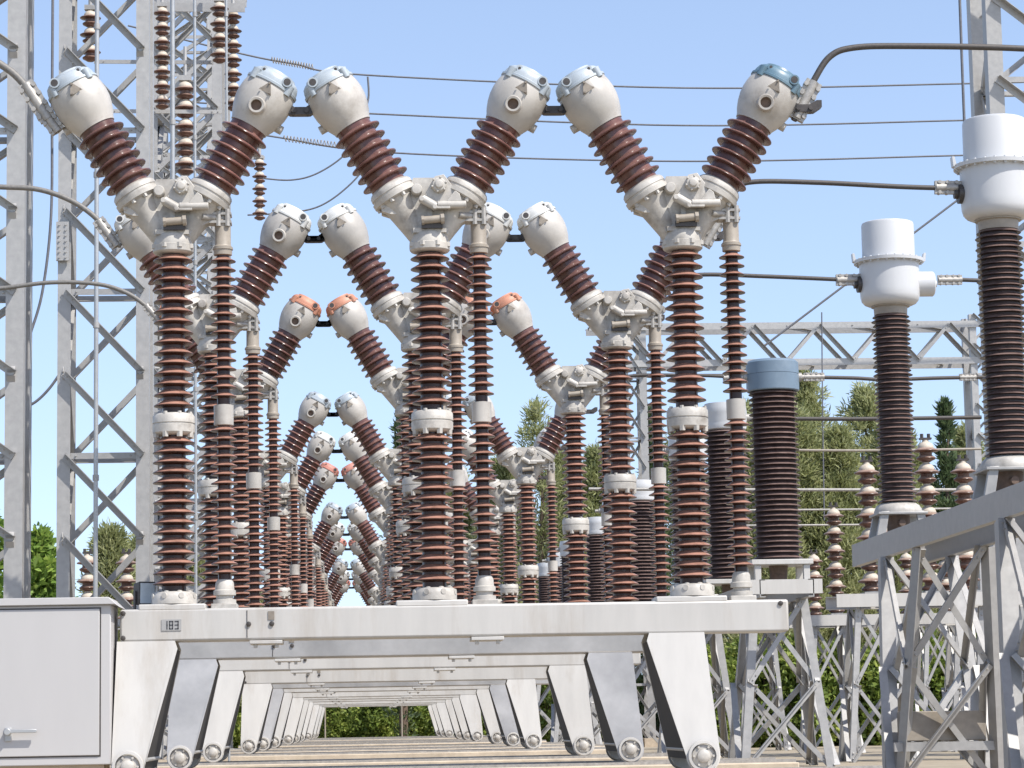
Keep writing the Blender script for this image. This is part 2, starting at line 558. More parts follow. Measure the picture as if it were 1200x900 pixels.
    b.lathe([(0, 0.042), (0.028, 0.042)], (0.085, -0.175, 2.965), (1, 0, 0.08), 8)
    b.lathe([(0, 0.036), (0.02, 0.036)], (-0.065, -0.175, 2.953), (1, 0, 0.08), 8)
    b.build('shaft', M['tube'], hub)
    b = MB()
    b.box(-0.065, 0.10, -0.163, -0.09, 2.895, 2.945)
    b.build('recess_shade', M['dark'], hub)  # dark block, the shade of a hollow put in as colour
    # the two arms with their interrupter heads
    for sg in (-1, 1):
        ax = Vector((sg*math.sin(R(30)), 0, math.cos(R(30))))
        lat = Vector((sg*math.cos(R(30)), 0, -math.sin(R(30))))      # outward, across the arm
        pr = plates(0.618, 1.205, 6, 0.145, 0.199, th=0.036, end=0.080)
        MB().lathe(pr, O, ax, 36).build('arm_insulator', M['porc_arm'], t)
        b = MB()
        b.lathe([(1.180, 0.10), (1.185, 0.155), (1.205, 0.160), (1.25, 0.184), (1.31, 0.206), (1.37, 0.220), (1.43, 0.224), (1.49, 0.219),
                 (1.54, 0.208), (1.565, 0.199), (1.57, 0.10)], O, ax, 44)
        c = O + ax*1.30
        b.cyl(c + lat*0.18 + Vector((0, 0.05, 0)), c + lat*0.235 + Vector((0, 0.05, 0)), 0.035, 14)
        hd = b.build('head', M['head'], t)
        b = MB()                               # bolted cap with four ears
        b.lathe([(1.545, 0.208), (1.548, 0.216), (1.566, 0.216), (1.572, 0.205), (1.60, 0.201), (1.632, 0.190), (1.648, 0.172), (1.655, 0.150), (1.672, 0.142), (1.676, 0.12), (1.680, 0.02)], O, ax, 44)
        for k in range(4):
            a = math.pi/4 + k*math.pi/2
            dv = lat*math.cos(a) + Vector((0, 1, 0))*math.sin(a)
            e = O + ax*1.555 + dv*0.205
            b.lathe([(-0.03, 0.030), (0.05, 0.036), (0.052, 0.02)], e, ax, 12)
        e = O + ax*1.617 + lat*0.110
        b.cyl(e + Vector((0, -0.19, 0)), e + Vector((0, -0.06, 0)), 0.040, 16)
        e2 = O + ax*1.622 - lat*0.10
        b.cyl(e2 + Vector((0, -0.17, 0)), e2 + Vector((0, -0.06, 0)), 0.026, 12)
        cp = b.build('cap', M['capblue'], hd)
        cp['side'] = sg
        MB().cyl(e + Vector((0, -0.1925, 0)), e + Vector((0, -0.17, 0)), 0.028, 16).build('eyelet', M['dark'], hd)
        MB().cyl(e2 + Vector((0, -0.172, 0)), e2 + Vector((0, -0.15, 0)), 0.012, 12).build('eyelet', M['dark'], hd)
        # triangular plate fixed on the shell
        ca = O + ax*1.480
        nrm = Vector((0, -1, 0))
        q0 = ca + nrm*0.233
        X_, Z_ = Vector((1, 0, 0)), Vector((0, 0.06, 0.99))
        tri = [(-sg*0.058, 0.004), (sg*0.036, 0.060), (sg*0.036, -0.052)]
        vs = [q0 - nrm*dy + X_*x + Z_*y - nrm*max(0, -0.30*(sg*x)) for dy in (0, 0.07) for x, y in tri]
        b = MB()
        b.add(vs, [(0, 1, 2), (5, 4, 3), (1, 0, 3, 4), (2, 1, 4, 5), (0, 2, 5, 3)])
        for x, y in tri:
            b.lathe([(0, 0.008), (0.012, 0.008)], q0 + X_*x*0.7 + Z_*y*0.7, nrm, 6)
        b.build('plate', M['plate'], hd)
        if sg > 0:                             # round blow-out port of the right-hand head
            c = O + ax*1.335
            b = MB()
            pf = [(0, 0.074), (0.075, 0.066), (0.083, 0.060), (0.080, 0.044), (0.02, 0.042)]
            b.lathe(pf, c + nrm*0.175, nrm + ax*(-0.12), 22, caps=False)
            pt = b.build('port', M['head'], hd)
            b = MB()
            b.lathe([(0, 0.044), (0.03, 0.044)], c + nrm*0.19, nrm + ax*(-0.12), 18)
            pl = b.build('port_plug', M['rust'], hd)

    # slim drive insulator beside the post
    dx = 0.386
    b = MB()
    b.lathe([(-0.002, 0.088), (0.03, 0.088), (0.034, 0.066), (0.06, 0.066), (0.064, 0.086), (0.10, 0.086), (0.106, 0.074), (0.16, 0.070), (0.185, 0.056)], (dx, 0, 0), n=24)
    b.build('drive_base', M['cast'], t)
    MB().lathe(lens(0.18, 1.40, 17, 0.050, 0.103, up_=0.030, dn=0.008, end=0.06), (dx, 0, 0), n=24).build('drive_insulator', M['porc'], t)
    b = MB()
    b.lathe([(1.375, 0.060), (1.38, 0.076), (1.535, 0.077), (1.54, 0.060)], (dx, 0, 0), n=24)
    b.build('drive_coupling', M['head'], t)
    MB().lathe(lens(1.535, 2.745, 16, 0.050, 0.101, up_=0.030, dn=0.008, end=0.072), (dx, 0, 0), n=24).build('drive_insulator', M['porc'], t)
    b = MB()
    b.lathe([(2.715, 0.05), (2.72, 0.072), (2.785, 0.074), (2.79, 0.068), (2.80, 0.064), (2.99, 0.062), (3.0, 0.05)], (dx, 0, 0), n=24)
    b.lathe([(2.762, 0.080), (2.778, 0.080)], (dx, 0, 0), n=24)
    dh = b.build('drive_head', M['tube'], t)
    b = MB()
    b.box(dx-0.10, dx+0.07, -0.075, 0.075, 2.965, 2.985)
    b.box(dx-0.10, dx+0.07, -0.075, 0.075, 3.03, 3.05)
    b.cyl((dx-0.03, -0.06, 2.94), (dx-0.03, -0.06, 3.075), 0.022, 8)
    b.cyl((dx+0.04, -0.06, 2.94), (dx+0.04, -0.06, 3.075), 0.022, 8)
    b.cyl((dx-0.03, 0.06, 2.94), (dx-0.03, 0.06, 3.075), 0.022, 8)
    b.lathe([(2.99, 0.05), (3.075, 0.05)], (dx, 0, 0), n=16)
    b.cyl((dx-0.16, -0.10, 3.01), (dx, -0.02, 3.01), 0.028, 10)
    b.build('clevis', M['grip'], dh)
    return t


pole0 = make_pole()
CAPM = ['capblue', 'capwhite', 'caporange', 'capblue', 'capwhite', 'capred', 'capblue', 'capwhite', 'capred', 'capblue', 'capwhite', 'capred']
capvar = {}


def link_mesh():
    b = MB()
    b.box(0.935, 1.065, -0.045, 0.045, 3.835, 3.895)
    b.prism([(0.86, 3.93), (0.86, 3.875), (0.92, 3.835), (0.95, 3.835), (0.95, 3.90), (0.90, 3.93)], -0.04, 0.04)
    b.prism([(1.14, 3.93), (1.14, 3.875), (1.08, 3.835), (1.05, 3.835), (1.05, 3.90), (1.10, 3.93)], -0.04, 0.04)
    b.cyl((0.95, -0.06, 3.865), (0.95, 0.06, 3.865), 0.020, 8)
    b.cyl((1.05, -0.06, 3.865), (1.05, 0.06, 3.865), 0.020, 8)
    return b


link_proto = None
PLACE = ['leftmost', 'middle', 'rightmost']
for r, y in enumerate(ROWS):
    for j in range(3):
        p = pole0 if (r == 0 and j == 0) else copy_tree(pole0)
        p.location = (XP[j], y, ZB)
        p.rotation_euler = (R(random.uniform(-0.15, 0.15)), R(random.uniform(-0.15, 0.15)), R(random.uniform(-1.2, 1.2)))
        w = ['blue', 'white', 'orange'][r % 3] if not (r % 3 == 2 and r > 2) else 'reddish'
        o_ = ORD[r//3] if w != 'reddish' else ['', 'nearest', 'middle', 'farthest'][r//3]
        p['label'] = '%s Y-shaped brown insulator column with %s head caps in the %s %s-capped row' % (PLACE[j], w, o_, w)
        if r == 0 and j == 2:
            p['label'] = 'rightmost Y-shaped brown insulator column of the front row, its right head cap teal with shade painted in'
        p['group'] = 'Y-shaped circuit breaker columns'
        for hd in [x for x in bpy.data.objects if x.parent == p and x.name.startswith('head')]:
            for c in [x for x in bpy.data.objects if x.parent == hd and x.name.startswith('cap')]:
                k = CAPM[r]
                if r == 0 and j == 2 and c['side'] == 1:
                    k = 'capteal_shaded'
                if k != 'capblue':
                    kk = (k, c['side'])
                    if kk not in capvar:
                        capvar[kk] = c.data.copy()
                        capvar[kk].materials.clear()
                        capvar[kk].materials.append(M[k])
                    c.data = capvar[kk]
                if k == 'capteal_shaded':
                    c['label'] = 'dark teal cap'
        if j < 2:
            if link_proto is None:
                link_proto = link_mesh().build('head_link', M['dark'], None)
                lk = link_proto
            else:
                lk = link_proto.copy()
                COL.objects.link(lk)
            lk.parent = p
bpy.context.view_layer.update()


# ------------------------------------------------------------------ wheeled carriages under the rows
def leg_mesh(sg):
    """sg -1 left, +1 right; hollow folded-steel leg, narrow at the foot, spread along the yard at the foot"""
    if sg < 0:
        xo_t, xi_t, xo_b, xi_b = -1.880, -1.424, -1.902, -1.655
    else:
        xo_t, xi_t, xo_b, xi_b = 2.600, 2.155, 2.672, 2.412
    zt, zb = 0.668+EYE, -0.27+EYE
    cx, r = (xo_b+xi_b)/2, abs(xi_b-xo_b)/2
    poly = [(xo_t, zt), (xo_b, zb)]
    for k in range(1, 12):
        a = math.pi*k/12
        poly.append((cx + sg*r*math.cos(a), zb - r*math.sin(a)))
    poly += [(xi_b, zb), (xi_t, zt-0.06), (xi_t + sg*0.02, zt)]

    def yy(z, d):
        t = max(0, min(1, (zt-z)/(zt-zb)))
        return -(0.185 + 0.20*t) if d < 0 else 0.185 + 0.66*t
    b = MB()
    n = len(poly)
    for d in (-1, 1):
        vs = [(x, yy(z, d), z) for x, z in poly] + [(x, yy(z, d)-d*0.02, z) for x, z in poly]
        fs = [tuple(range(n)), tuple(range(2*n-1, n-1, -1))] + [(i, (i+1) % n, n+(i+1) % n, n+i) for i in range(n)]
        b.add(vs, fs)
    # web between the two plates, set inside their edges
    for xa, xb in (((xo_t, xo_b)), ):
        q = [(xa-sg*0.015, yy(zt, -1)+0.02, zt-0.01), (xb-sg*0.015, yy(zb, -1)+0.02, zb), (xb-sg*0.015, yy(zb, 1)-0.02, zb), (xa-sg*0.015, yy(zt, 1)-0.02, zt-0.01)]
        q2 = [(x-sg*0.012, y_, z_) for x, y_, z_ in q]
        b.add(q+q2, [(0, 1, 2, 3), (7, 6, 5, 4), (0, 4, 5, 1), (1, 5, 6, 2), (2, 6, 7, 3), (3, 7, 4, 0)])
    return b, cx, zb, yy(zb, -1), yy(zb, 1)


def make_carriage():
    t = thing('breaker_carriage', '', 'steel frame', (0, 0, 0))
    zt, zb = 0.911+EYE, 0.664+EYE
    b = MB()
    b.box(-1.86, 3.262, -0.17, 0.17, zb, zt)
    bm_ = b.build('beam', M['steel'], t, bevel=0.018)
    for x, z in ((-1.835, zt-0.03), (-1.835, zb+0.03), (-0.885, zt-0.125), (-0.71, zt-0.125), (3.20, zt-0.03)):
        MB().lathe([(0, 0.020), (0.012, 0.020), (0.016, 0.010)], (x, -0.17, z), (0, -1, 0), 8).build('bolt', M['dark'], bm_)
    MB().box(-0.738, -0.690, -0.176, -0.169, zt-0.095, zt-0.03).build('tag_plate', M['plate'], bm_)
    b = MB()
    b.box(-0.90, -0.895, -0.1745, -0.171, zb+0.02, zt-0.02)
    b.build('seam', M['dark'], bm_)
    for j in range(3):
        b = MB()
        x0, x1 = XP[j]-0.30, XP[j]+0.25
        if j == 0:
            x0 = -1.72
        b.box(x0, x1, -0.168, 0.168, zt-0.012, zt+0.037)
        b.build('mounting_pad', M['steel'], t, bevel=0.01)
        b = MB()
        b.box(XP[j]+0.386-0.10, XP[j]+0.386+0.10, -0.11, 0.11, zt-0.01, zt+0.037)
        b.build('mounting_pad', M['cast'], t, bevel=0.006)
    for sg in (-1, 1):
        m, cx, zw, yf, yb = leg_mesh(sg)
        lg = m.build('leg', M['steel'], t)
        xi_t, xi_b, zt_l = (-1.424, -1.655, 0.66+EYE) if sg < 0 else (2.155, 2.412, 0.66+EYE)
        ya_, yb_ = -0.17, 0.17
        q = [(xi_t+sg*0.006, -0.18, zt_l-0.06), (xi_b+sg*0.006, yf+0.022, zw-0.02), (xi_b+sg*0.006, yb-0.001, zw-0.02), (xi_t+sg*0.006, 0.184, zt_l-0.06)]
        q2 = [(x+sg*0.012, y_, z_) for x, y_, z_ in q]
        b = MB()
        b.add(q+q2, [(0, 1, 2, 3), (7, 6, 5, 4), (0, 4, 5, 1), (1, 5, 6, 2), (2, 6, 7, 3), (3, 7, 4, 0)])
        b.build('side_web', M['leg_shade'], lg)  # closes the hollow leg, coloured as the shade within
        for y, d in ((yf, -1), (yb, 1)):
            b = MB()
            # collar ring on the plate, then the wheel and its hub cap behind it
            b.lathe([(0, 0.118), (0.028, 0.116), (0.03, 0.096), (-0.012, 0.094)], (cx, y, zw), (0, d, 0), 28, caps=False)
            b.build('bearing_ring', M['steel'], lg)
            b = MB()
            b.lathe([(-0.10, 0.112), (-0.02, 0.116), (-0.018, 0.088), (0.004, 0.086), (0.012, 0.07), (0.014, 0.052), (0.034, 0.048), (0.045, 0.03), (0.047, 0.01)], (cx, y, zw), (0, d, 0), 24)
            for k in range(6):
                a = k*math.pi/3
                b.lathe([(0.004, 0.010), (0.026, 0.010)], (cx+0.074*math.cos(a), y, zw+0.074*math.sin(a)), (0, d, 0), 6)
            b.build('wheel', M['cast'], lg)
        b = MB()
        b.cyl((cx-sg*0.135, yf+0.05, zw+0.05), (cx-sg*0.135, yb-0.05, zw+0.05), 0.016, 8)
        b.build('tie_bar', M['galv'], t)
    # small brackets under the beam
    for x, w in ((-0.755, 0.125), (0.935, 0.125)):
        b = MB()
        b.box(x-w, x+w, -0.185, 0.185, zb-0.030, zb-0.003)
        b.box(x-w+0.03, x-w+0.06, -0.15, -0.12, zb-0.06, zb-0.02)
        b.box(x+w-0.06, x+w-0.03, -0.15, -0.12, zb-0.06, zb-0.02)
        b.build('bracket', M['steel'], t, bevel=0.004)
    return t


car0 = make_carriage()
for r, y in enumerate(ROWS):
    c = car0 if r == 0 else copy_tree(car0)
    c.location = (0, y, 0)
    w = ['blue', 'white', 'orange'][r % 3] if not (r % 3 == 2 and r > 2) else 'reddish'
    o_ = ORD[r//3] if w != 'reddish' else ['', 'nearest', 'middle', 'farthest'][r//3]
    c['label'] = 'grey beam on tapered wheeled legs under the %s row of %s-capped insulator columns' % (o_, w)
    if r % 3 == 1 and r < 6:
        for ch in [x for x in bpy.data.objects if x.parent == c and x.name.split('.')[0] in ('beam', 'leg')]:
            k_ = 'shaded_'+ch.data.name
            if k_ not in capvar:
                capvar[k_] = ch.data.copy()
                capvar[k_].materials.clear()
                capvar[k_].materials.append(M['steel_shaded'])  # beams and legs of these rows carry painted shadow tone
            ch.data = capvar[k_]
    c['group'] = 'wheeled frames under the breaker rows'
# number plate on the front of the nearest beam
bt = [o for o in bpy.data.objects if o.parent == car0 and o.name == 'beam'][0]
b = MB()
xa, za = -1.545, 0.745+EYE
b.box(xa, xa+0.15, -0.176, -0.168, za, za+0.085)
b.build('plate', M['galv'], bt)
SEG = {'a': (0, 1, 1, 1), 'b': (1, .5, 1, 1), 'c': (1, 0, 1, .5), 'd': (0, 0, 1, 0), 'e': (0, 0, 0, .5), 'f': (0, .5, 0, 1), 'g': (0, .5, 1, .5)}
b = MB()
for i, ch in enumerate(('bc', 'abcdefg', 'abcdg')):
    x = xa + 0.020 + i*0.042
    for s_ in ch:
        x0, z0, x1, z1 = SEG[s_]
        xs = sorted((x + x0*0.022, x + x1*0.022))
        zs = sorted((za+0.014 + z0*0.056, za+0.014 + z1*0.056))
        b.box(xs[0]-0.004, xs[1]+0.004, -0.1785, -0.1762, zs[0]-0.004, zs[1]+0.004)
b.build('lettering', M['ink'], bt, smooth=False)


# ------------------------------------------------------------------ ground and the plinths the wheels run on
def structure(o):
    o['kind'] = 'structure'
    return o


b = MB()
nx, ny = 60, 60
gv, gf = [], []
for i in range(nx+1):
    for k in range(ny+1):
        u, v = i/nx*2-1, k/ny
        x = (abs(u)**2.2)*math.copysign(1, u)*1500
        y = -30 + (v**2.4)*2500
        gv.append((x, y, 0))
for i in range(nx):
    for k in range(ny):
        a = i*(ny+1)+k
        gf.append((a, a+ny+1, a+ny+2, a+1))
b.add(gv, gf)
structure(b.build('ground', M['ground']))
for r, y in enumerate(ROWS):
    for d in (-0.62, 0.62):
        b = MB()
        b.box(-2.9, 4.1, y+d-0.22, y+d+0.22, -0.02, 0.335)
        o = structure(b.build('path', M['concrete'], None, bevel=0.012))
        b = MB()
        b.box(-2.9, 4.1, y+d-0.035, y+d+0.035, 0.334, 0.362)
        structure(b.build('path', M['grip'], None))


# ------------------------------------------------------------------ control cabinet and floodlight
cb = thing('control_cabinet', 'pale grey steel control cabinet with a lever handle, left of the front beam', 'cabinet', (-2.36, 19.55, 0))
zt, zb = 0.94+EYE, -0.25+EYE
b = MB()
b.box(-0.46, 0.455, 0, 0.55, zb, zt)
body = b.build('body', M['cabinet'], cb, bevel=0.008)
b = MB()
b.box(-0.395, 0.372, -0.014, -0.002, zb+0.07, zt-0.03)
dr = b.build('door', M['cabinet'], cb, bevel=0.005)
b = MB()
b.box(-0.405, 0.382, -0.0035, 0.0, zb+0.06, zt-0.02)
b.build('door_gasket', M['dark'], body)
b = MB()
b.box(-0.325, -0.275, -0.030, -0.012, zb+0.185, zb+0.285)
b.box(-0.32, -0.085, -0.075, -0.055, zb+0.245, zb+0.272)
b.cyl((-0.30, -0.080, zb+0.255), (-0.30, -0.014, zb+0.255), 0.026, 14)
b.build('handle', M['alu'], dr, bevel=0.004)
b = MB()
b.add([(-0.49, -0.04, zt), (0.49, -0.04, zt), (0.49, 0.6, zt), (-0.49, 0.6, zt), (-0.49, -0.04, zt+0.055), (0.44, -0.04, zt+0.055), (0.44, 0.6, zt+0.055), (-0.49, 0.6, zt+0.055),
       (0.52, -0.04, zt-0.02), (0.52, 0.6, zt-0.02)],
      [(0, 3, 2, 1), (4, 5, 6, 7), (0, 4, 7, 3), (1, 2, 9, 8), (5, 8, 9, 6), (0, 1, 5, 4), (1, 8, 5), (2, 3, 7, 6), (2, 6, 9)])
b.build('roof', M['cabinet'], cb, bevel=0.004)
b = MB()
b.box(-0.40, 0.40, 0.06, 0.5, 0, zb)
b.build('plinth', M['concrete'], cb)

fp = at(169, 696, 20.15)
FS = 0.72
fl = thing('floodlight', 'small black floodlight aimed right, beside the foot of the front left column', 'floodlight', fp, rz=R(-58))
b = MB()
b.prism([(-0.07, -0.11), (0.07, -0.13), (0.08, 0.13), (-0.06, 0.11)], -0.10, 0.10)
lb = b.build('housing', M['dark'], fl, bevel=0.01)
b = MB()
b.add([(0.0755, -0.085, -0.105), (0.0755, 0.085, -0.105), (0.0835, 0.085, 0.112), (0.0835, -0.085, 0.112),
       (0.070, -0.085, -0.105), (0.070, 0.085, -0.105), (0.077, 0.085, 0.112), (0.077, -0.085, 0.112)],
      [(0, 1, 2, 3), (7, 6, 5, 4), (0, 4, 5, 1), (1, 5, 6, 2), (2, 6, 7, 3), (3, 7, 4, 0)])
b.build('lens', M['glass'], fl)
b = MB()
b.box(-0.02, 0.02, -0.12, -0.105, -0.20, 0.03)
b.box(-0.02, 0.02, 0.105, 0.12, -0.20, 0.03)
b.box(-0.02, 0.02, -0.12, 0.12, -0.215, -0.195)
b.cyl((0, 0, -0.215), (-0.12, 0.0, -0.30), 0.02, 8)
b.build('mount', M['dark'], fl)
fl.scale = (FS, FS, FS)

# ------------------------------------------------------------------ current transformers
XT = 6.45
ZBEAM = 2.12 + EYE


def make_ct_round():
    t = thing('current_transformer', '', 'transformer', (0, 0, 0))
    z = EYE
    b = MB()
    for sx in (-1, 1):
        for sy in (-1, 1):
            b.prism([(sx*0.33, ZBEAM), (sx*0.22, ZBEAM), (sx*0.16, z+2.44), (sx*0.26, z+2.44)], sy*0.24-0.03, sy*0.24+0.03)
    b.box(-0.36, 0.36, -0.32, 0.32, ZBEAM, ZBEAM+0.02)
    b.box(-0.30, 0.30, -0.30, 0.30, z+2.40, z+2.43)
    b.build('base_frame', M['galv'], t, bevel=0.006)
    b = MB()
    b.lathe([(z+2.43, 0.29), (z+2.46, 0.29), (z+2.52, 0.26), (z+2.56, 0.20)], n=32)
    b.build('base_dome', M['cast'], t)
    b = MB()
    b.lathe([(z+2.22, 0.14), (z+2.40, 0.14)], n=20)
    b.cyl((0, -0.24, z+2.30), (0, 0, z+2.30), 0.04)
    b.build('terminal_box', M['rust'], t)
    MB().lathe(sheds(z+2.54, z+4.88, 42, 0.185, 0.240, th=0.022, drop=0.014, tip=0.007, end=0.04, alt=0.225), n=36).build('insulator', M['porc_dark'], t)
    b = MB()
    b.lathe([(z+4.97, 0.20), (z+4.975, 0.27), (z+4.995, 0.315), (z+5.03, 0.345), (z+5.08, 0.360), (z+5.16, 0.364), (z+5.50, 0.364), (z+5.52, 0.33), (z+5.56, 0.322),
             (z+5.97, 0.320), (z+5.995, 0.312), (z+6.004, 0.295), (z+6.01, 0.20)], n=48)
    hd = b.build('head_tank', M['white'], t)
    b = MB()
    b.lathe([(z+4.85, 0.17), (z+4.86, 0.20), (z+4.95, 0.205), (z+4.955, 0.235), (z+4.98, 0.235), (z+4.985, 0.2)], n=32)
    b.build('neck', M['tube'], t)
    b = MB()
    b.lathe([(z+5.495, 0.34), (z+5.498, 0.425), (z+5.535, 0.43), (z+5.54, 0.33)], n=48)
    for k in range(24):
        a = 2*math.pi*k/24
        b.lathe([(z+5.48, 0.014), (z+5.552, 0.014)], (0.395*math.cos(a), 0.395*math.sin(a), 0), n=6)
    for a in (-0.15, math.pi+0.15):
        b.prism([(0.40*math.cos(a), z+5.50), (0.45*math.cos(a), z+5.52), (0.46*math.cos(a), z+5.62), (0.435*math.cos(a), z+5.62), (0.42*math.cos(a), z+5.55)], -0.05, 0.05)
    b.build('seam_flange', M['white'], hd)
    b = MB()
    b.lathe([(0.34, 0.10), (0.40, 0.10), (0.405, 0.05), (0.44, 0.05)], (0, 0, z+5.24), (-1, 0, 0), 24)
    b.build('terminal', M['dark'], hd)
    b = MB()
    b.lathe([(0.33, 0.155), (0.53, 0.155), (0.545, 0.14), (0.55, 0.05), (0.58, 0.04)], (0, 0, z+5.24), (1, 0, 0), 24)
    b.build('terminal', M['white'], hd)
    return t


def make_ct_wide(blue):
    t = thing('current_transformer', '', 'transformer', (0, 0, 0))
    z = EYE
    b = MB()
    b.box(-0.48, 0.48, -0.42, 0.42, z+2.36, z+2.44)
    for sx in (-1, 1):
        for sy in (-1, 1):
            b.box(sx*0.38-0.05, sx*0.38+0.05, sy*0.33-0.05, sy*0.33+0.05, ZBEAM, z+2.36)
    b.build('base_frame', M['steel'], t, bevel=0.008)
    b = MB()
    b.lathe([(ZBEAM, 0.13), (z+2.36, 0.15)], n=20)
    b.build('terminal_box', M['rust'], t)
    MB().lathe(sheds(z+2.44, z+5.12, 33, 0.325, 0.388, th=0.030, drop=0.018, tip=0.009, end=0.05), n=40).build('insulator', M['porc_dark'], t)
    b = MB()
    if blue:
        prof = [(z+5.10, 0.40), (z+5.115, 0.415), (z+5.36, 0.415), (z+5.365, 0.408), (z+5.372, 0.415), (z+5.55, 0.41), (z+5.59, 0.37), (z+5.60, 0.2)]
        b.lathe(prof, (0, 0, 0), n=40)
        hd = b.build('head_tank', M['bluebox'], t)
    else:
        b.lathe([(z+5.10, 0.34), (z+5.12, 0.37), (z+5.20, 0.385), (z+5.24, 0.375), (z+5.28, 0.39), (z+5.36, 0.375), (z+5.40, 0.39), (z+5.50, 0.38), (z+5.58, 0.365), (z+5.60, 0.2)], n=40)
        hd = b.build('head_tank', M['white'], t)
    for sg in (-1, 1):
        b = MB()
        b.lathe([(0.30, 0.07), (0.46, 0.07), (0.47, 0.04), (0.56, 0.04)], (0, 0, z+5.33), (sg, 0, 0), 16)
        b.build('terminal', M['grip'], hd)
    return t


TL = {1: 'largest white-headed transformer, cut off by the right edge of the view',
      2: 'smaller white-headed transformer with a side terminal drum, left of the largest one',
      3: 'transformer with a blue drum head on a wide dark brown insulator',
      4: 'wide brown transformer with a white ribbed head, just left of the blue-headed one',
      5: 'wide brown transformer standing mostly behind the front right column',
      6: 'slim-looking white-topped transformer right of the second-row right column',
      7: 'distant white-topped transformer mostly behind the second-row right column',
      8: 'small distant white-topped transformer beside the third-row right column'}
ctr = ctw = None
for r in range(0, 12):
    if r == 0:
        continue
    if r < 3:
        if ctr is None:
            ctr = t = make_ct_round()
        else:
            t = copy_tree(ctr)
    elif r == 3:
        t = make_ct_wide(True)
    else:
        if ctw is None:
            ctw = t = make_ct_wide(False)
        else:
            t = copy_tree(ctw)
    t.location = (XT, ROWS[r], 0)
    t['label'] = TL.get(r, 'faint far transformer among the columns at the far end of the yard')
    t['group'] = 'transformers in a line along the right side'


# ------------------------------------------------------------------ steel stands
def lattice_panel(t, a0, a1, b0, b1, n, w, name='brace', face=(0, -1, 0), cross=True, m='galv', jitter=0.0):
    """X braces between two legs a0-a1 and b0-b1 (bottom to top)"""
    a0, a1, b0, b1 = map(Vector, (a0, a1, b0, b1))
    off = Vector(face)*(w*0.55)
    for k in range(n):
        u, v = k/n, (k+1)/n
        p, q = a0.lerp(a1, u), b0.lerp(b1, v)
        MB().angle(p+off*1.0, q+off*1.0, w, t=0.010, face=face, out=(k % 2 == 0)).build(name, M[m], t)
        if cross:
            p, q = b0.lerp(b1, u), a0.lerp(a1, v)
            MB().angle(p-off*0.9, q-off*0.9, w, t=0.010, face=face, side=-1).build(name, M[m], t)


def trestle(t, x0, x1, y0, y1, ztop, spx, spy, n=2, w=0.11, bw=0.06, turned=False):
    """four splayed angle-iron legs with braces"""
    top = {}
    bot = {}
    for i, x in ((0, x0), (1, x1)):
        for k, y in ((0, y0), (1, y1)):
            top[i, k] = Vector((x, y, ztop))
            bot[i, k] = Vector((x + (spx if i else -spx), y + (spy if k else -spy), 0))
            MB().angle(bot[i, k], top[i, k], w, t=0.012, face=(-0.9, -0.35, 0) if (turned and k == 0) else (0, -1 if (k == 0 or turned) else 1, 0), side=(1 if i == 0 else -1)*(1 if (k == 0 or turned) else -1)).build('leg', M['galv'], t)
    lattice_panel(t, bot[0, 0], top[0, 0], bot[1, 0], top[1, 0], n, bw)
    lattice_panel(t, bot[0, 1], top[0, 1], bot[1, 1], top[1, 1], n, bw, face=(0, 1, 0))
    lattice_panel(t, bot[0, 0], top[0, 0], bot[0, 1], top[0, 1], n, bw, face=(-1, 0, 0))
    lattice_panel(t, bot[1, 0], top[1, 0], bot[1, 1], top[1, 1], n, bw, face=(1, 0, 0))


SL = ['big galvanised stand with a sloping-looking beam in the near right corner',
      'galvanised lattice stand under the blue-headed transformer',
      'third galvanised lattice stand along the right side, seen through the nearer stands',
      'farthest galvanised lattice stand along the right side']
for bay in range(4):
    ya, yb = ROWS[bay*3]-0.75, ROWS[bay*3+2]+0.85
    t = thing('transformer_stand', SL[bay], 'steel stand', (0, 0, 0), 'transformer stands along the right side')
    zc = ZBEAM-0.14
    for x, sd in ((XT-0.42, 1), (XT+0.42, -1)):
        MB().channel((x, ya, zc-0.003), (x, yb, zc-0.003), 0.274, 0.09, side=(sd, 0, 0)).build('beam', M['galv'], t)
    for y in ((ya, yb) if bay else (ya,)):
        MB().channel((XT-0.80, y, zc+0.02), (XT+0.55, y, zc+0.02), 0.22, 0.08, side=(0, 1 if y == ya else -1, 0)).build('beam', M['steel'], t)
    if bay == 0:
        for yc in (yb-8.4, yb-2.75):
            trestle(t, XT-0.38, XT+0.38, yc-0.80, yc+0.80, zc-0.14, 0.16, -0.62, n=2, w=0.16, bw=0.07, turned=True)
    else:
        for yc in (ya+1.2, yb-1.2):
            trestle(t, XT-0.38, XT+0.38, yc-0.45, yc+0.45, zc-0.14, 0.28, 0.35, n=2, w=0.13, bw=0.075)
    if bay == 0:
        yc = yb-2.75
        MB().box(XT-0.60, XT+0.60, yc-0.30, yc-0.24, 0.36, 0.46).build('platform_rail', M['galv'], t)
        MB().box(XT-0.60, XT+0.60, yc+0.24, yc+0.30, 0.36, 0.46).build('platform_rail', M['galv'], t)
        b = MB()
        b.box(XT-0.46, XT+0.46, yc-0.2, yc+0.2, 0.47, 0.80)
        b.build('terminal_box', M['tube'], t, bevel=0.01)


# ------------------------------------------------------------------ pin-type post insulators on steel frames at the right
UNITS = {}


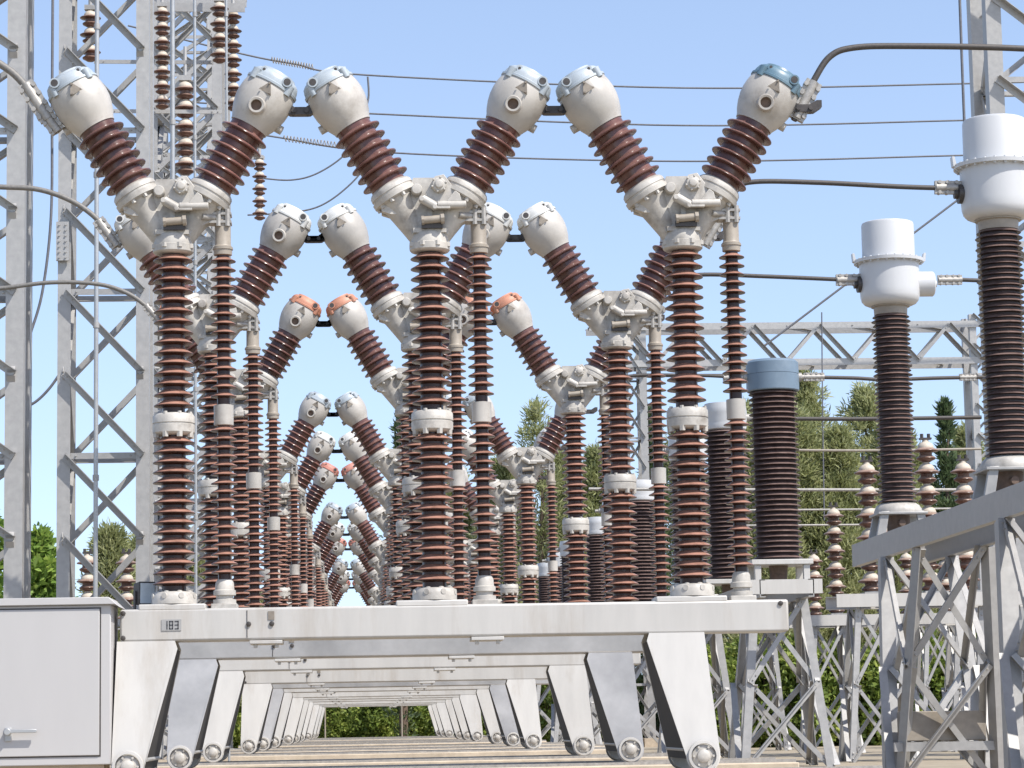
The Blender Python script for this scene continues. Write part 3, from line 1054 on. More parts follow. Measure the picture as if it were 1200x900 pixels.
def stack_units(t, n, u, k_):
    """porcelain units with pale cement caps, one part each"""
    key = round(k_, 3)
    if key not in UNITS:
        sk, wh = MB(), MB()
        sk.lathe([(a*k_, r*k_) for a, r in [(0.0, 0.07), (0.02, 0.10), (0.045, 0.155), (0.07, 0.168), (0.082, 0.162), (0.12, 0.105), (0.165, 0.11), (0.18, 0.205), (0.195, 0.222), (0.207, 0.216), (0.245, 0.14), (0.255, 0.09)]], n=22)
        wh.lathe([(a*k_, r*k_) for a, r in [(0.22, 0.135), (0.255, 0.138), (0.29, 0.128), (0.325, 0.10), (0.35, 0.06), (0.39, 0.05)]], n=20)
        so_, wo_ = sk.build('porcelain', M['porc_pin'], t), None
        wo_ = wh.build('cement_cap', M['pinwhite'], so_)
        UNITS[key] = (so_.data, wo_.data)
        first = 1
    else:
        first = 0
    a, b = UNITS[key]
    for k in range(first, n):
        so_ = bpy.data.objects.new('porcelain', a)
        COL.objects.link(so_)
        so_.parent = t
        so_.location = (0, 0, k*u)
        wo_ = bpy.data.objects.new('cement_cap', b)
        COL.objects.link(wo_)
        wo_.parent = so_


def pin_insulator(loc, n, label, group='stacked pin insulators'):
    t = thing('pin_insulator', label, 'insulator', loc, group)
    stack_units(t, n, 0.37, 1.0)
    b = MB()
    b.lathe([(0, 0.12), (0.03, 0.12), (0.04, 0.07), (0.06, 0.06)], n=16)
    b.build('base_flange', M['galv'], t)
    b = MB()
    b.box(-0.10, 0.10, -0.06, 0.06, n*0.37+0.02, n*0.37+0.05)
    b.cyl((-0.06, 0, n*0.37+0.03), (-0.06, 0, n*0.37+0.12), 0.03, 8)
    b.cyl((0.06, 0, n*0.37+0.03), (0.06, 0, n*0.37+0.12), 0.03, 8)
    b.build('clamp', M['dark'], t)
    return t


def stand(xs, y, ztop, ybk, label, xl):
    t = thing('insulator_stand', label, 'steel stand', (0, 0, 0), 'low steel stands for pin insulators')
    x0, x1 = xl
    MB().channel((x0, y-0.05, ztop-0.11), (x1, y-0.05, ztop-0.11), 0.22, 0.09, side=(0, 1, 0)).build('beam', M['steel'], t)
    MB().channel((x0, ybk, ztop-0.11), (x1, ybk, ztop-0.11), 0.22, 0.09, side=(0, -1, 0)).build('beam', M['steel'], t)
    for x in xs:
        b = MB()
        b.box(x-0.20, x+0.20, y-0.02, ybk-0.02, ztop+0.001, ztop+0.03)
        b.build('cross_plate', M['galv'], t)
    for x in (x0+0.7, x1-0.9):
        trestle(t, x-0.3, x+0.3, y+0.1, ybk-0.1, ztop-0.23, 0.22, 0.15, n=2, w=0.10, bw=0.06)
    return t


ST = [(43.0, 2.05, (7.9, 11.6), [(1018, 6, 'stacked insulator with pale caps, left of the smaller white-headed transformer'),
                                 (1088, 7, 'stacked insulator with pale caps, right of the smaller white-headed transformer'),
                                 (1131, 6, 'stacked insulator with pale caps close beside the right lattice tower')],
       'pale steel stand carrying the stacked insulators nearest the right tower'),
      (53.0, 2.10, (8.9, 13.5), [(977, 6, 'tall thin stacked insulator right of the blue-headed transformer'),
                                 (1033, 5, 'stacked insulator half hidden just right of the left pale-capped stack'),
                                 (1105, 5, 'stacked insulator low behind the sloping-looking beam')],
       'pale steel stand under the tall thin stacked insulator'),
      (60.5, 2.35, (8.6, 14.5), [(952, 4, 'small stacked insulator low beside the blue-headed transformer'),
                                 (1060, 4, 'small far stacked insulator hidden among the right-hand stands')],
       'farthest pale steel stand among the stacked insulators')]
for y, zt_, xl, ins, lab in ST:
    zt_ += EYE
    xs = []
    for px, n, il in ins:
        p = at(px, 610, y+0.45)
        xs.append(p.x)
        pin_insulator((p.x, y+0.45, zt_+0.031), n, il)
    stand(xs, y, zt_, y+1.0, lab, xl)


# ------------------------------------------------------------------ lattice towers
def tower(name, label, x, y, w, d, h, n, legw, brw, cross=False, taper=0.0, phase=0, group='lattice towers', z0=0.0, horiz=True):
    t = thing(name, label, 'lattice tower', (x, y, 0), group)
    P = {}
    for i in (0, 1):
        for k in (0, 1):
            b0 = Vector(((i-0.5)*w, (k-0.5)*d, z0))
            t1 = Vector(((i-0.5)*(w-taper), (k-0.5)*(d-taper), h))
            P[i, k] = (b0, t1)
            MB().angle(b0, t1, legw, t=0.018, face=(0, -1, 0), side=(1 if i == 0 else -1)).build('leg', M['galv'], t)
    for fa, (l0, l1, fc) in enumerate((((0, 0), (1, 0), (0, -1, 0)), ((0, 1), (1, 1), (0, 1, 0)), ((0, 0), (0, 1), (-1, 0, 0)), ((1, 0), (1, 1), (1, 0, 0)))):
        A, B = P[l0], P[l1]
        off = Vector(fc)*0.012
        for k in range(n):
            u, v = k/n, (k+1)/n
            if (fa == 0):
                p, q = B[0].lerp(B[1], u), A[0].lerp(A[1], v)
            elif fa == 1:
                p, q = A[0].lerp(A[1], u), B[0].lerp(B[1], v)
            else:
                p, q = (A[0].lerp(A[1], u), B[0].lerp(B[1], v)) if k % 2 else (B[0].lerp(B[1], u), A[0].lerp(A[1], v))
            MB().angle(p+off, q+off, brw, t=0.010, face=fc, out=(fa == 0)).build('brace', M['galv'], t)
            if cross:
                p, q = A[0].lerp(A[1], u), B[0].lerp(B[1], v)
                MB().angle(p-off*3, q-off*3, brw, t=0.010, face=fc, side=-1).build('brace', M['galv'], t)
            if horiz and k % 2 == phase and k:
                p, q = A[0].lerp(A[1], u), B[0].lerp(B[1], u)
                MB().angle(p+off*0.5-Vector(fc)*0.03, q+off*0.5-Vector(fc)*0.03, brw*0.9, t=0.010, face=fc).build('strut', M['galv'], t)
    b = MB()
    for i in (0, 1):
        for k in (0, 1):
            e = P[i, k][0]
            b.box(e.x-0.25, e.x+0.25, e.y-0.25, e.y+0.25, -0.05, 0.25)
    b.build('footing', M['concrete'], t)
    return t


# left tower 2: the one standing clear between cabinet and first column
xl_, xr_ = at(75, 400, 32.5).x, at(167, 400, 32.5).x
tower('lattice_tower', 'tall grey lattice tower behind the control cabinet, its whole width in view', (xl_+xr_)/2, 32.8, xr_-xl_, 0.6, 13.6, 13, 0.165, 0.085)
tw = [o for o in bpy.data.objects if o.name == 'lattice_tower'][0]
pc_ = at(74, 283, 32.45)
o_ = pc_ - tw.location
b = MB()
b.box(o_.x-0.085, o_.x+0.075, o_.y-0.035, o_.y+0.02, o_.z-0.25, o_.z+0.25)
for i in range(7):
    for k in range(2):
        b.lathe([(0, 0.014), (0.02, 0.014)], (o_.x-0.045+k*0.08, o_.y-0.034, o_.z-0.21+i*0.07), (0, -1, 0), 6)
b.build('splice_plate', M['galv'], tw)
# left tower 1: only its right leg is in the picture
xr1 = at(17, 400, 32.5).x
tower('lattice_tower', 'lattice tower at the left edge of the view showing only its right legs', xr1-0.75, 32.8, 1.5, 0.6, 13.6, 13, 0.23, 0.10)
# left tower 3, farther back
xl3, xr3 = at(196, 100, 44).x, at(237, 100, 44).x
tower('lattice_tower', 'farther lattice tower behind the front left column, with crossing braces', (xl3+xr3)/2, 44.6, 1.1, 1.2, 16, 14, 0.16, 0.08, cross=True)
xl4 = at(268, 50, 60).x
tower('lattice_tower', 'distant lattice tower left of the sky, half hidden by hanging insulators', xl4-0.9, 61, 1.5, 1.5, 20, 14, 0.17, 0.09, cross=True)
xl6 = at(208, 100, 56).x
tower('lattice_tower', 'thin dark-looking lattice tower directly behind the first hanging insulators', xl6, 57, 1.4, 1.4, 19, 20, 0.12, 0.08, cross=True)
# right tower
xa, xb = at(1166, 60, 47.0).x, at(1140, 60, 47.0).x
t = tower('lattice_tower', 'tall lattice tower at the right edge behind the largest white transformer', xa+1.0, 47.6, 2.0, 1.2, 19, 12, 0.29, 0.12)
# its leaning rear leg with gusset plates
p0, p1 = at(1178, 890, 48.6), at(1138, -30, 48.6)
o = Vector(t.location)
MB().angle(p0-o, p1-o, 0.27, t=0.018, face=(-0.82, -0.35, 0), side=-1).build('leg', M['galv'], t)
for k in range(13):
    u = 0.04+k*0.072
    e = p0.lerp(p1, u)-o
    e2 = p0.lerp(p1, u+0.07)-o
    MB().angle(e+Vector((0.0, 0.05, 0)), Vector((-1.0, 0.6, e2.z)), 0.10, t=0.01).build('brace', M['galv'], t)

# lattice gantry beam far right and its left column
G = 75.0
ga, gb = at(690, 385, G), at(1150, 378, G)
zt2 = (ga.z+gb.z)/2
zl2 = at(950, 424, G).z
gt = thing('gantry_beam', 'horizontal lattice beam crossing behind the smaller white-headed transformer', 'gantry', (0, 0, 0))
for y, zz in ((G, zt2), (G, zl2), (G+1.0, zt2), (G+1.0, zl2)):
    MB().angle((ga.x, y, zz), (gb.x, y, zz), 0.20, t=0.02, face=(0, -1, 0)).build('chord', M['galv'], gt)
nb = 6
for k in range(nb):
    x0, x1 = ga.x+(gb.x-ga.x)*k/nb, ga.x+(gb.x-ga.x)*(k+0.5)/nb
    x2 = ga.x+(gb.x-ga.x)*(k+1)/nb
    for y in (G-0.02, G+1.02):
        MB().angle((x0, y, zl2), (x1, y, zt2), 0.10, t=0.012).build('brace', M['galv'], gt)
        MB().angle((x1, y+0.03, zt2), (x2, y+0.03, zl2), 0.11, t=0.012, out=True).build('brace', M['galv'], gt)
    MB().angle((x0, G, zt2), (x1, G+1.0, zt2), 0.09, t=0.012, face=(0, 0, 1)).build('brace', M['galv'], gt)
    MB().angle((x0, G, zl2), (x1, G+1.0, zl2), 0.09, t=0.012, face=(0, 0, -1)).build('brace', M['galv'], gt)
gx = at(744, 480, G).x
tower('gantry_column', 'pale lattice column holding the left end of the gantry beam', gx, G+0.5, 0.55, 0.9, zt2+0.3, 14, 0.22, 0.07, group='gantry columns')
tower('gantry_column', 'lattice column at the right end of the gantry beam, behind the right tower', gb.x+0.2, G+0.5, 0.9, 0.9, zt2+0.3, 14, 0.20, 0.07, group='gantry columns')


# ------------------------------------------------------------------ cables, bars and wires
def curve_pts(ctrl, n=8):
    ctrl = [Vector(c) for c in ctrl]
    out = []
    for i in range(len(ctrl)-1):
        p0, p1, p2, p3 = ctrl[max(i-1, 0)], ctrl[i], ctrl[i+1], ctrl[min(i+2, len(ctrl)-1)]
        for k in range(n):
            t = k/n
            out.append(0.5*((2*p1) + (p2-p0)*t + (2*p0-5*p1+4*p2-p3)*t*t + (3*p1-p0-3*p2+p3)*t**3))
    out.append(ctrl[-1])
    return out


def clamp(p, d, s=1.0):
    """bolted four-bolt cable clamp centred at p along d"""
    d = Vector(d).normalized()
    b = MB()
    f = Vector((0, -1, 0))
    u = d.cross(f).normalized()
    f = u.cross(d).normalized()

    def bx(c, hl, hw, ht):
        vs = []
        for a in (-1, 1):
            for e in (-1, 1):
                for g in (-1, 1):
                    vs.append(c + d*hl*a + u*hw*e + f*ht*g)
        b.add(vs, [(0, 1, 3, 2), (4, 6, 7, 5), (0, 4, 5, 1), (2, 3, 7, 6), (0, 2, 6, 4), (1, 5, 7, 3)])
    bx(p, 0.15*s, 0.058*s, 0.022*s)
    b.cyl(p-d*0.14*s, p+d*0.15*s, 0.040*s, 12)
    for a in (-0.11, -0.04, 0.04, 0.11):
        for e in (-1, 1):
            c = p + d*a*s + u*e*0.046*s
            b.lathe([(-0.035*s, 0.017*s), (0.035*s, 0.017*s)], c, f, 8)
    return b


def cable(name, ctrl, r, label, ends=(), cat='cable', group=None, m='cable', n=10):
    pts = curve_pts(ctrl, n)
    t = thing(name, label, cat, pts[0], group)
    o = Vector(pts[0])
    MB().tube([p-o for p in pts], r, 10).build('conductor', M[m], t)
    for (p, d, s) in ends:
        clamp(Vector(p)-o, d, s).build('clamp', M['grip'], t)
    return t


CG = 'cables running from the breaker heads'
# right side: breaker row -> transformer
r1 = ROWS[0]
e = at(943, 118, r1)
cable('cable', [at(930, 141, r1), e, at(955, 92, r1), at(973, 66, r1), at(1000, 56, r1), at(1060, 54, r1), at(1200, 57, r1), at(1400, 70, r1)], 0.026,
      'thick dark cable arching up and right from the teal-capped front head', [(e, at(955, 92, r1)-at(930, 141, r1), 1.15)], group=CG)
r2 = ROWS[1]
pc = at(1134, 221, r2)
e = at(835, 272, r2)
cable('cable', [at(826, 283, r2), e, at(846, 253, r2), at(864, 222, r2), at(885, 213, r2), at(960, 214, r2), at(1060, 219, r2), pc], 0.026,
      'brown cable from behind the front right column to the largest white transformer',
      [(e, Vector((0.5, 0, 0.8)), 1.1), (at(1115, 220, r2), (1, 0, -0.02), 1.15)], group=CG)
r3 = ROWS[2]
e = at(768, 372, r3)
cable('cable', [at(762, 383, r3), e, at(776, 352, r3), at(790, 330, r3), at(820, 322, r3), at(900, 324, r3), at(1016, 329, r3)], 0.026,
      'brown cable reaching the left terminal of the smaller white-headed transformer', [(e, Vector((0.5, 0, 0.8)), 1.1), (at(996, 328, r3), (1, 0, 0), 1.15)], group=CG)
cable('cable', [at(1101, 328, r3), at(1130, 328, r3), at(1200, 331, r3), at(1300, 334, r3)], 0.026, 'short brown cable leaving the drum terminal of the smaller white-headed transformer',
      [(at(1113, 328, r3), (1, 0, 0), 1.0)], group=CG)
r4 = ROWS[3]
zt4 = EYE+5.33
cable('cable', [at(708, 478, r4), at(725, 448, r4), at(745, 440, r4), at(820, 440, r4), Vector((XT-0.5, r4, zt4))], 0.026, 'cable reaching the left side of the blue-headed transformer', [(Vector((XT-0.62, r4, zt4)), (1, 0, 0), 1.1)], group=CG)
cable('cable', [Vector((XT+0.5, r4, zt4)), at(1000, 443, r4), at(1040, 445, r4), at(1100, 443, r4), at(1200, 441, r4)], 0.030,
      'brown cable leaving the blue-headed transformer rightward', [(Vector((XT+0.66, r4, zt4)), (1, 0, 0), 1.1), (at(1134, 442, r4), (1, 0, 0), 0.9)], group=CG)
# left side
e = at(47, 126, r1)
cable('cable', [at(-160, 20, r1), at(-60, 40, r1), at(0, 75, r1), at(22, 92, r1), at(40, 115, r1), at(50, 132, r1), at(61, 142, r1)], 0.030, 'thick grey cable descending from the left edge to the front left head',
      [(at(43, 119, r1), Vector((0.35, 0, -0.55)), 1.15), (at(55, 137, r1), Vector((0.45, 0, -0.6)), 1.0)], group=CG, m='cable_grey')
cable('cable', [at(-160, 222, r2), at(-50, 216, r2), at(0, 219, r2), at(45, 222, r2), at(85, 236, r2), at(115, 258, r2), at(131, 282, r2), at(142, 288, r2)], 0.027,
      'grey cable curving to the second-row left head beside the front column', [(at(126, 273, r2), Vector((0.5, 0, -0.7)), 1.1)], group=CG, m='cable_grey')
cable('cable', [at(-160, 352, r3), at(-50, 341, r3), at(0, 338, r3), at(60, 331, r3), at(115, 333, r3), at(150, 344, r3), at(175, 362, r3), at(186, 376, r3)], 0.026,
      'lowest grey cable curving in from the left edge behind the tower', [(at(180, 368, r3), Vector((0.5, 0, -0.6)), 1.0)], group=CG, m='cable_grey')

# overhead wires far behind, with helical dampers
WG = 'overhead wires across the sky'
WY = 72.0
for pts, lab, dp in (([(150, 30), (283, 63), (345, 75), (430, 88), (800, 103), (1130, 98), (1300, 93)], 'top overhead wire behind the heads of the front row', (318, 70, 368, 79)),
                     ([(200, 118), (300, 125), (430, 133), (800, 147), (1130, 141), (1300, 136)], 'middle overhead wire of three behind the front arms', None),
                     ([(200, 140), (320, 160), (460, 179), (800, 189), (1130, 182), (1300, 177)], 'lowest overhead wire of three behind the front arms', (332, 162, 395, 170))):
    t = cable('overhead_wire', [at(x, y, WY) for x, y in pts], 0.026, lab, cat='wire', group=WG, m='wire')
    o = Vector(t.location)
    if dp:
        A, B = at(dp[0], dp[1], WY)-o, at(dp[2], dp[3], WY)-o
        hp = []
        nt = 16
        for k in range(nt*10+1):
            u = k/(nt*10)
            c = A.lerp(B, u)
            a = u*nt*2*math.pi
            hp.append(c + Vector((0, math.cos(a), math.sin(a)))*0.085)
        MB().tube(hp, 0.012, 5).build('damper', M['tube'], t)
DG = 'slack dropper wires'
cable('dropper_wire', [at(300, 208, 66), at(340, 211, 66), at(372, 203, 66), at(405, 180, 66), at(420, 150, 66)], 0.022, 'slack dark wire loop hanging just below the middle overhead wire', cat='wire', group=DG, m='wire')
cable('dropper_wire', [at(290, 252, 66), at(350, 248, 66), at(385, 236, 66), at(420, 206, 66), at(432, 180, 66)], 0.022, 'longer slack wire loop over the second-row left heads', cat='wire', group=DG, m='wire')
cable('dropper_wire', [at(431, 90, 70), at(432, 112, 70), at(428, 130, 70)], 0.028, 'short drop wire joining the top two overhead wires', cat='wire', group=DG, m='wire')
cable('dropper_wire', [at(62, -20, 40), at(61, 120, 40), at(60, 250, 40), at(50, 340, 40), at(36, 390, 40)], 0.022, 'thin wire hanging between the two left towers', cat='wire', group=DG, m='wire')
cable('dropper_wire', [at(20, 480, 40), at(40, 472, 40), at(58, 455, 40), at(74, 432, 40)], 0.022, 'short slack wire low between the two left towers', cat='wire', group=DG, m='wire')
cable('dropper_wire', [at(1124, -20, 27.5), at(1128, 90, 27.5), at(1133, 215, 27.5)], 0.016, 'thin near-vertical wire dropping beside the right tower', cat='wire', group=DG, m='wire')
a_, b_ = at(1140, 221, 62), at(896, 405, 62)
cable('stay_wire', [a_, a_.lerp(b_, 0.5), b_], 0.026, 'dark wire running diagonally down-left past the smaller white-headed transformer', cat='wire', m='wire')
cable('dropper_wire', [at(963, 366, 62), at(964, 480, 62), at(966, 610, 62)], 0.016, 'vertical wire hanging from the diagonal wire before the pines', cat='wire', group=DG, m='wire')

BG = 'horizontal bar conductors'
for pts, Y, rr, lab, m in (([(742, 440), (880, 440)], 58, 0.04, 'bar conductor left of the blue-headed transformer box', 'cable'),
                           ([(870, 490), (1000, 491), (1150, 489)], 56, 0.045, 'upper dark bar conductor crossing before the pines', 'cable'),
                           ([(820, 526), (1000, 528), (1150, 526)], 57, 0.028, 'second bar conductor crossing below the upper dark one', 'tube'),
                           ([(690, 573), (900, 574), (1130, 574)], 58, 0.036, 'pale bar conductor at mid-height of the pines', 'grip'),
                           ([(860, 598), (1010, 597), (1120, 596)], 59, 0.024, 'thin pale bar conductor under the mid-height one', 'grip'),
                           ([(860, 616), (1010, 615), (1120, 614)], 60, 0.024, 'lowest thin pale bar conductor before the pines', 'grip')):
    cable('bar_conductor', [at(x, y, Y) for x, y in pts], rr, lab, cat='conductor', group=BG, m=m)

# vertical pipes by the left towers
PG = 'vertical pipes by the left towers'
for px, py0, py1, Y, rr, lab in ((114, -40, 880, 31.8, 0.028, 'slim galvanised pipe rising in front of the tower behind the cabinet'),
                                 (202, -40, 215, 37.0, 0.035, 'galvanised pipe rising left of the first hanging insulators'),
                                 (228, -40, 215, 38.0, 0.022, 'thinner pipe right beside the farther tower leg'),
                                 (265, -40, 260, 38.0, 0.018, 'thin rod in front of the paired hanging insulators')):
    p0, p1 = at(px+15*(py0 < 0)*0, py1, Y), at(px, py0, Y)
    p0.x = p1.x
    p0.z = 0
    t = thing('pipe', lab, 'pipe', p0, PG)
    MB().cyl((0, 0, 0), (0, 0, p1.z), rr, 12).build('tube', M['alu'], t)
    b = MB()
    for q in range(1, 7):
        b.lathe([(q*1.9, rr+0.012), (q*1.9+0.07, rr+0.012)], n=10)
    b.build('clamp', M['galv'], t)


# hanging strings of insulators by the left towers
def string(px, py0, py1, Y, n, label):
    p, q = at(px, py0, Y), at(px, py1, Y)
    h = p.z-q.z
    u = h/n
    k_ = u/0.37
    t = thing('insulator_string', label, 'insulator', (p.x, Y, q.z), 'hanging insulator strings at the left')
    stack_units(t, n, u, k_)
    b = MB()
    b.box(-0.12*k_, 0.12*k_, -0.08*k_, 0.08*k_, h, h+0.10*k_)
    b.cyl((0, 0, h), (0, 0, h+0.6), 0.03, 8)
    b.build('end_fitting', M['galv'], t)


string(190, 8, 128, 39, 7, 'hanging stack of pale and brown insulators beside the left galvanised pipe')
string(257, 2, 74, 39, 4, 'shorter of the paired hanging insulator stacks left of the sky')
string(273, 12, 130, 39.6, 7, 'longer of the paired hanging insulator stacks left of the sky')
string(304, 186, 258, 42, 5, 'insulator stack between the front left arm and second-row heads')
string(106, 12, 72, 36, 3, 'dark insulator stack hanging inside the tower behind the cabinet')
string(217, 95, 205, 43, 5, 'shaded insulator stack inside the farther crossing-braced tower')
# cross arms of the far gantry at the top left
for y0, x0, x1, Y, lab in ((184, 234, 310, 42, 'steel arm holding the insulator stack beside the front left arm'), (8, 180, 287, 39.3, 'upper steel cross arm above the hanging insulators'),
                           (72, 110, 250, 39.3, 'thin steel bar crossing the hanging insulators halfway up'),
                           (130, 130, 260, 39.3, 'lower steel bar below the hanging insulators')):
    a_, b_ = at(x0, y0, Y), at(x1, y0+1, Y)
    t = thing('cross_arm', lab, 'steel bar', a_, 'steel bars at the left towers')
    MB().angle((0, 0, 0), b_-a_, 0.14 if y0 < 20 else 0.06, t=0.02).build('bar', M['galv'], t)
    if y0 < 20:
        MB().angle((0, 0.6, 0.25), b_-a_+Vector((0, 0.6, 0.25)), 0.14, t=0.02).build('bar', M['galv'], t)
# low post insulators behind the left tower
for px, lab in ((146, 'low stacked insulator left of the floodlight behind the tower'), (100, 'low stacked insulator behind the tower over the cabinet roof')):
    p = at(px, 700, 52)
    pin_insulator((p.x, 52.4, p.z-0.6), 4, lab)
    t = thing('insulator_stand', 'steel post under the %s' % ('low insulator left of the floodlight' if px == 146 else 'low insulator behind the cabinet roof'), 'steel stand', (p.x, 52.4, 0))
    MB().angle((0, 0, 0), (0, 0, p.z-0.6), 0.16, t=0.015).build('post', M['galv'], t)
    MB().box(-0.2, 0.2, -0.2, 0.2, p.z-0.63, p.z-0.602).build('cross_plate', M['galv'], t)


# ------------------------------------------------------------------ vegetation
def rnd_dir(rng):
    while True:
        v = Vector((rng.uniform(-1, 1), rng.uniform(-1, 1), rng.uniform(-1, 1)))
        if 0.1 < v.length < 1:
            return v.normalized()


def crown_mesh(name, rng, h, w, nclump, nleaf, leaf, shape, m, parent, base=0.1, upw=0.5, clump_r=0.5, slim=0.3):
    """leaf-sized faces gathered in clumps through a crown volume"""
    vs, fs = [], []
    for c in range(nclump):
        u = rng.random()
        z = base*h + u*(1-base)*h
        rad = w*0.5*shape(u)*(0.80 + 0.40*math.sin(c*2.4+u*17))
        a = rng.uniform(0, 2*math.pi)
        rr = rad*math.sqrt(rng.uniform(0.08, 1.0))
        c0 = Vector((rr*math.cos(a), rr*math.sin(a), z))
        out = Vector((math.cos(a), math.sin(a), upw*1.3)).normalized()
        cr = clump_r*rng.uniform(0.55, 1.35)*(0.5+0.5*shape(u))
        for k in range(nleaf):
            d = rnd_dir(rng)
            p = c0 + d*cr*rng.random()**0.5
            dirv = (out*upw + rnd_dir(rng)*0.8 + d*0.4).normalized()
            sd = dirv.cross(rnd_dir(rng)).normalized()
            L = leaf*rng.uniform(0.6, 1.4)
            Wd = L*slim
            i = len(vs)
            vs += [p - sd*Wd*0.5, p + sd*Wd*0.5 + dirv*L*0.3, p + dirv*L, p - sd*Wd*0.5 + dirv*L*0.55]
            fs.append((i, i+1, i+2, i+3))
    me = bpy.data.meshes.new(name)
    me.from_pydata([tuple(v) for v in vs], [], fs)
    me.materials.append(m)
    o = bpy.data.objects.new(name, me)
    COL.objects.link(o)
    o.parent = parent
    return o


def trunk_mesh(rng, h, r, nb, w, parent):
    b = MB()
    pts = [Vector((rng.uniform(-1, 1)*0.02*h*(k/6), rng.uniform(-1, 1)*0.02*h*(k/6), h*0.92*k/6)) for k in range(7)]
    for i in range(6):
        b.cyl(pts[i], pts[i+1], r*(1-0.14*i), 8, r*(1-0.14*(i+1)))
    for k in range(nb):
        u = rng.uniform(0.2, 0.85)
        i = min(5, int(u*6))
        p = pts[i].lerp(pts[i+1], u*6-i)
        a = rng.uniform(0, 6.28)
        l_ = w*0.42*(1.05-u)
        q = p + Vector((math.cos(a)*l_, math.sin(a)*l_, l_*rng.uniform(0.3, 0.9)))
        b.cyl(p, q, r*0.30*(1-u*0.5), 6, r*0.08)
    return b.build('trunk', M['bark'], parent)


def sh_pine(u):
    return max(0.12, (0.55+0.55*math.sin(min(1, u*1.6)*math.pi*0.55))*(1-u**2.2*0.9))


def sh_cyp(u):
    return max(0.05, math.sin(min(1, 0.18+u*0.9)*math.pi)**0.7)


def sh_round(u):
    return max(0.1, math.sqrt(max(0, 1-(2*u-0.85)**2*0.8)))


def tree(px, Y, top_py, w, kind, label, name, seed, nc=None):
    p = at(px, top_py, Y)
    h = p.z
    rng = random.Random(seed)
    t = thing(name, label, 'tree', (p.x, Y, 0), 'trees beyond the yard')
    if kind == 'pine':
        trunk_mesh(rng, h, 0.22, 14, w, t)
        crown_mesh('crown', rng, h, w, nc or 400, 85, 0.25, sh_pine, M['pine'], t, base=0.05, upw=0.9, clump_r=0.60, slim=0.20)
    elif kind == 'cypress':
        trunk_mesh(rng, h, 0.18, 5, w, t)
        crown_mesh('crown', rng, h, w, nc or 170, 60, 0.26, sh_cyp, M['cypress'], t, base=0.03, upw=1.2, clump_r=0.40, slim=0.25)
    else:
        trunk_mesh(rng, h, 0.18, 10, w, t)
        crown_mesh('crown', rng, h, w, nc or 200, 60, 0.22, sh_round, M['broad'], t, base=0.10, upw=0.3, clump_r=0.5, slim=0.55)
    return t


tree(905, 98, 466, 5.6, 'pine', 'olive pine just right of the blue-headed transformer insulator', 'pine_tree', 11)
tree(944, 100, 440, 5.2, 'pine', 'tallest olive pine, behind the vertical hanging wire', 'pine_tree', 12)
tree(1015, 102, 458, 6.0, 'pine', 'olive pine behind the smaller white-headed transformer', 'pine_tree', 13)
tree(1060, 104, 515, 5.0, 'pine', 'low olive pine between the two pale-capped insulator stacks', 'pine_tree', 14)
tree(886, 93, 505, 3.6, 'pine', 'lower pine behind the insulator of the blue-headed transformer', 'pine_tree', 61)
tree(928, 94, 486, 3.8, 'pine', 'pine left of the vertical hanging wire, in front of the tallest one', 'pine_tree', 62)
tree(982, 94, 505, 4.2, 'pine', 'lower pine filling the gap right of the vertical hanging wire', 'pine_tree', 63)
tree(1040, 95, 500, 3.8, 'pine', 'pine directly behind the insulator of the smaller white-headed transformer', 'pine_tree', 64)
tree(1107, 95, 472, 1.5, 'cypress', 'narrow dark cypress close left of the right tower', 'cypress_tree', 15)
tree(1132, 100, 505, 3.6, 'pine', 'pale pine touching the right tower', 'pine_tree', 16)
tree(1190, 100, 540, 4.5, 'pine', 'pine behind the base of the largest white transformer', 'pine_tree', 17)
tree(866, 104, 478, 4.6, 'pine', 'pine behind the front right slim drive insulator', 'pine_tree', 18)
tree(763, 98, 478, 1.7, 'cypress', 'dark cypress right of the pale gantry column', 'cypress_tree', 19)
tree(800, 108, 500, 4.6, 'pine', 'pine hidden behind the front right column', 'pine_tree', 20)
tree(700, 106, 530, 5.2, 'pine', 'pine behind the second-row right column', 'pine_tree', 21)
tree(628, 105, 474, 3.4, 'pine', 'feathery pale pine between the middle and right front columns', 'pine_tree', 22, 170)
tree(590, 107, 535, 4.0, 'pine', 'lower pine right of the front middle slim insulator', 'pine_tree', 23)
tree(655, 108, 535, 5.0, 'pine', 'low pine under the feathery pale one', 'pine_tree', 24)
tree(468, 98, 488, 0.95, 'cypress', 'thin dark cypress tip left of the front middle column', 'cypress_tree', 25, 80)
tree(535, 109, 560, 3.6, 'pine', 'pine hidden behind the front middle column', 'pine_tree', 26)
tree(48, 74, 628, 1.5, 'broad', 'bright green leafy tree between the two left towers', 'leafy_tree', 27)
tree(130, 90, 622, 2.6, 'pine', 'olive tree seen through the tower behind the cabinet', 'pine_tree', 28)
tree(165, 92, 640, 2.6, 'pine', 'olive tree touching the front left column base', 'pine_tree', 29)
tree(225, 95, 640, 3.4, 'pine', 'dark tree behind the left slim drive insulator', 'pine_tree', 30)
tree(-20, 80, 600, 3.0, 'broad', 'leafy tree behind the left edge tower legs', 'leafy_tree', 31)
tree(310, 112, 700, 3.6, 'pine', 'low far tree behind the left-hand row of slim insulators', 'pine_tree', 32)


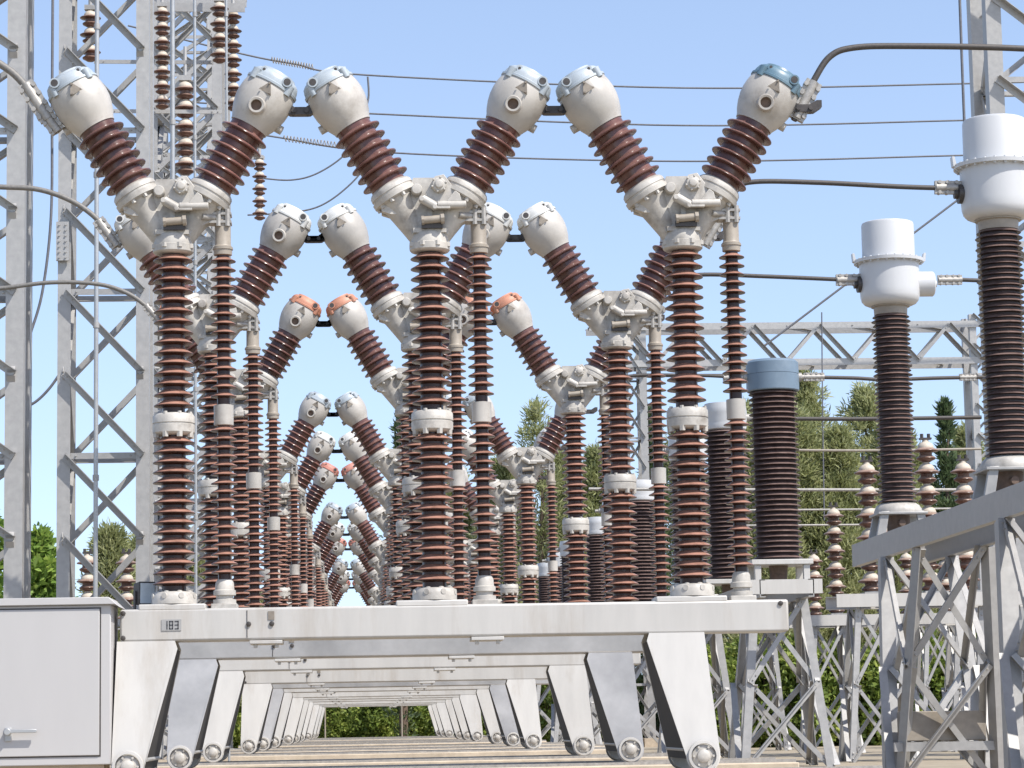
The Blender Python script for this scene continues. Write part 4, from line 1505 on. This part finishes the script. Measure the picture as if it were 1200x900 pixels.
def shrub(x, y, h, w, label, seed, nc=120, leaf=0.16):
    rng = random.Random(seed)
    t = thing('shrub', label, 'shrub', (x, y, 0), 'shrubs at the back of the yard')
    b = MB()
    for k in range(7):
        a = rng.uniform(0, 6.28)
        b.cyl((0, 0, 0), (math.cos(a)*w*0.28, math.sin(a)*w*0.28, h*rng.uniform(0.5, 0.8)), 0.035, 6, 0.012)
    b.build('trunk', M['bark'], t)
    crown_mesh('crown', rng, h, w, nc, 60, leaf, sh_round, M['hedge'], t, base=0.02, upw=0.3, clump_r=0.36, slim=0.55)


HN = ['leftmost', 'second', 'third', 'fourth', 'fifth', 'sixth', 'seventh']
for k, (px, h) in enumerate(((838, 2.5), (885, 2.9), (935, 2.7), (985, 2.6), (1035, 2.7), (1090, 2.8), (1150, 2.9))):
    p = at(px, 800, 68)
    shrub(p.x, 68+0.6*(k % 2), h, 1.9, '%s leafy green shrub from the left, behind the right-hand lattice stands' % HN[k], 40+k, 170, 0.15)
for k in range(9):
    px = 352 + k*30
    p = at(px, 850, 101+1.3*(k % 3))
    shrub(p.x, 101+1.3*(k % 3), 1.75+0.3*((k*7) % 3), 1.9, ['dark', 'bright', 'yellowish'][k % 3] + ' green shrub at the far end of the yard, number-like position %s from the left' % (HN+['eighth', 'ninth'])[k], 60+k, 130, 0.15)
for o in [x for x in bpy.data.objects if x.name.startswith('shrub') and 'number-like' in x.get('label', '')]:
    o['label'] = o['label'].replace(', number-like position', ',')
for k in range(8):
    p = at(-40+k*48, 840, 96)
    shrub(p.x, 96+(k % 2), 2.2, 2.2, '%s shrub from the left in the far row behind the cabinet' % (HN+['eighth'])[k], 80+k, 90, 0.17)
for k in range(8):
    p = at(640+k*28, 840, 103)
    shrub(p.x, 103+(k % 2), 2.4, 2.0, '%s shrub from the left in the far row behind the right carriage legs' % (HN+['eighth'])[k], 100+k, 90, 0.17)

# posts of the fence at the far end
for px, lab in ((381, 'thin post left of the far shrubs between the carriage legs'), (471, 'thin post amid the far shrubs between the carriage legs')):
    p = at(px, 850, 97)
    t = thing('fence_post', lab, 'post', (p.x, 97, 0), 'thin posts at the far end')
    MB().cyl((0, 0, 0), (0, 0, 2.4), 0.03, 8).build('tube', M['tube'], t)
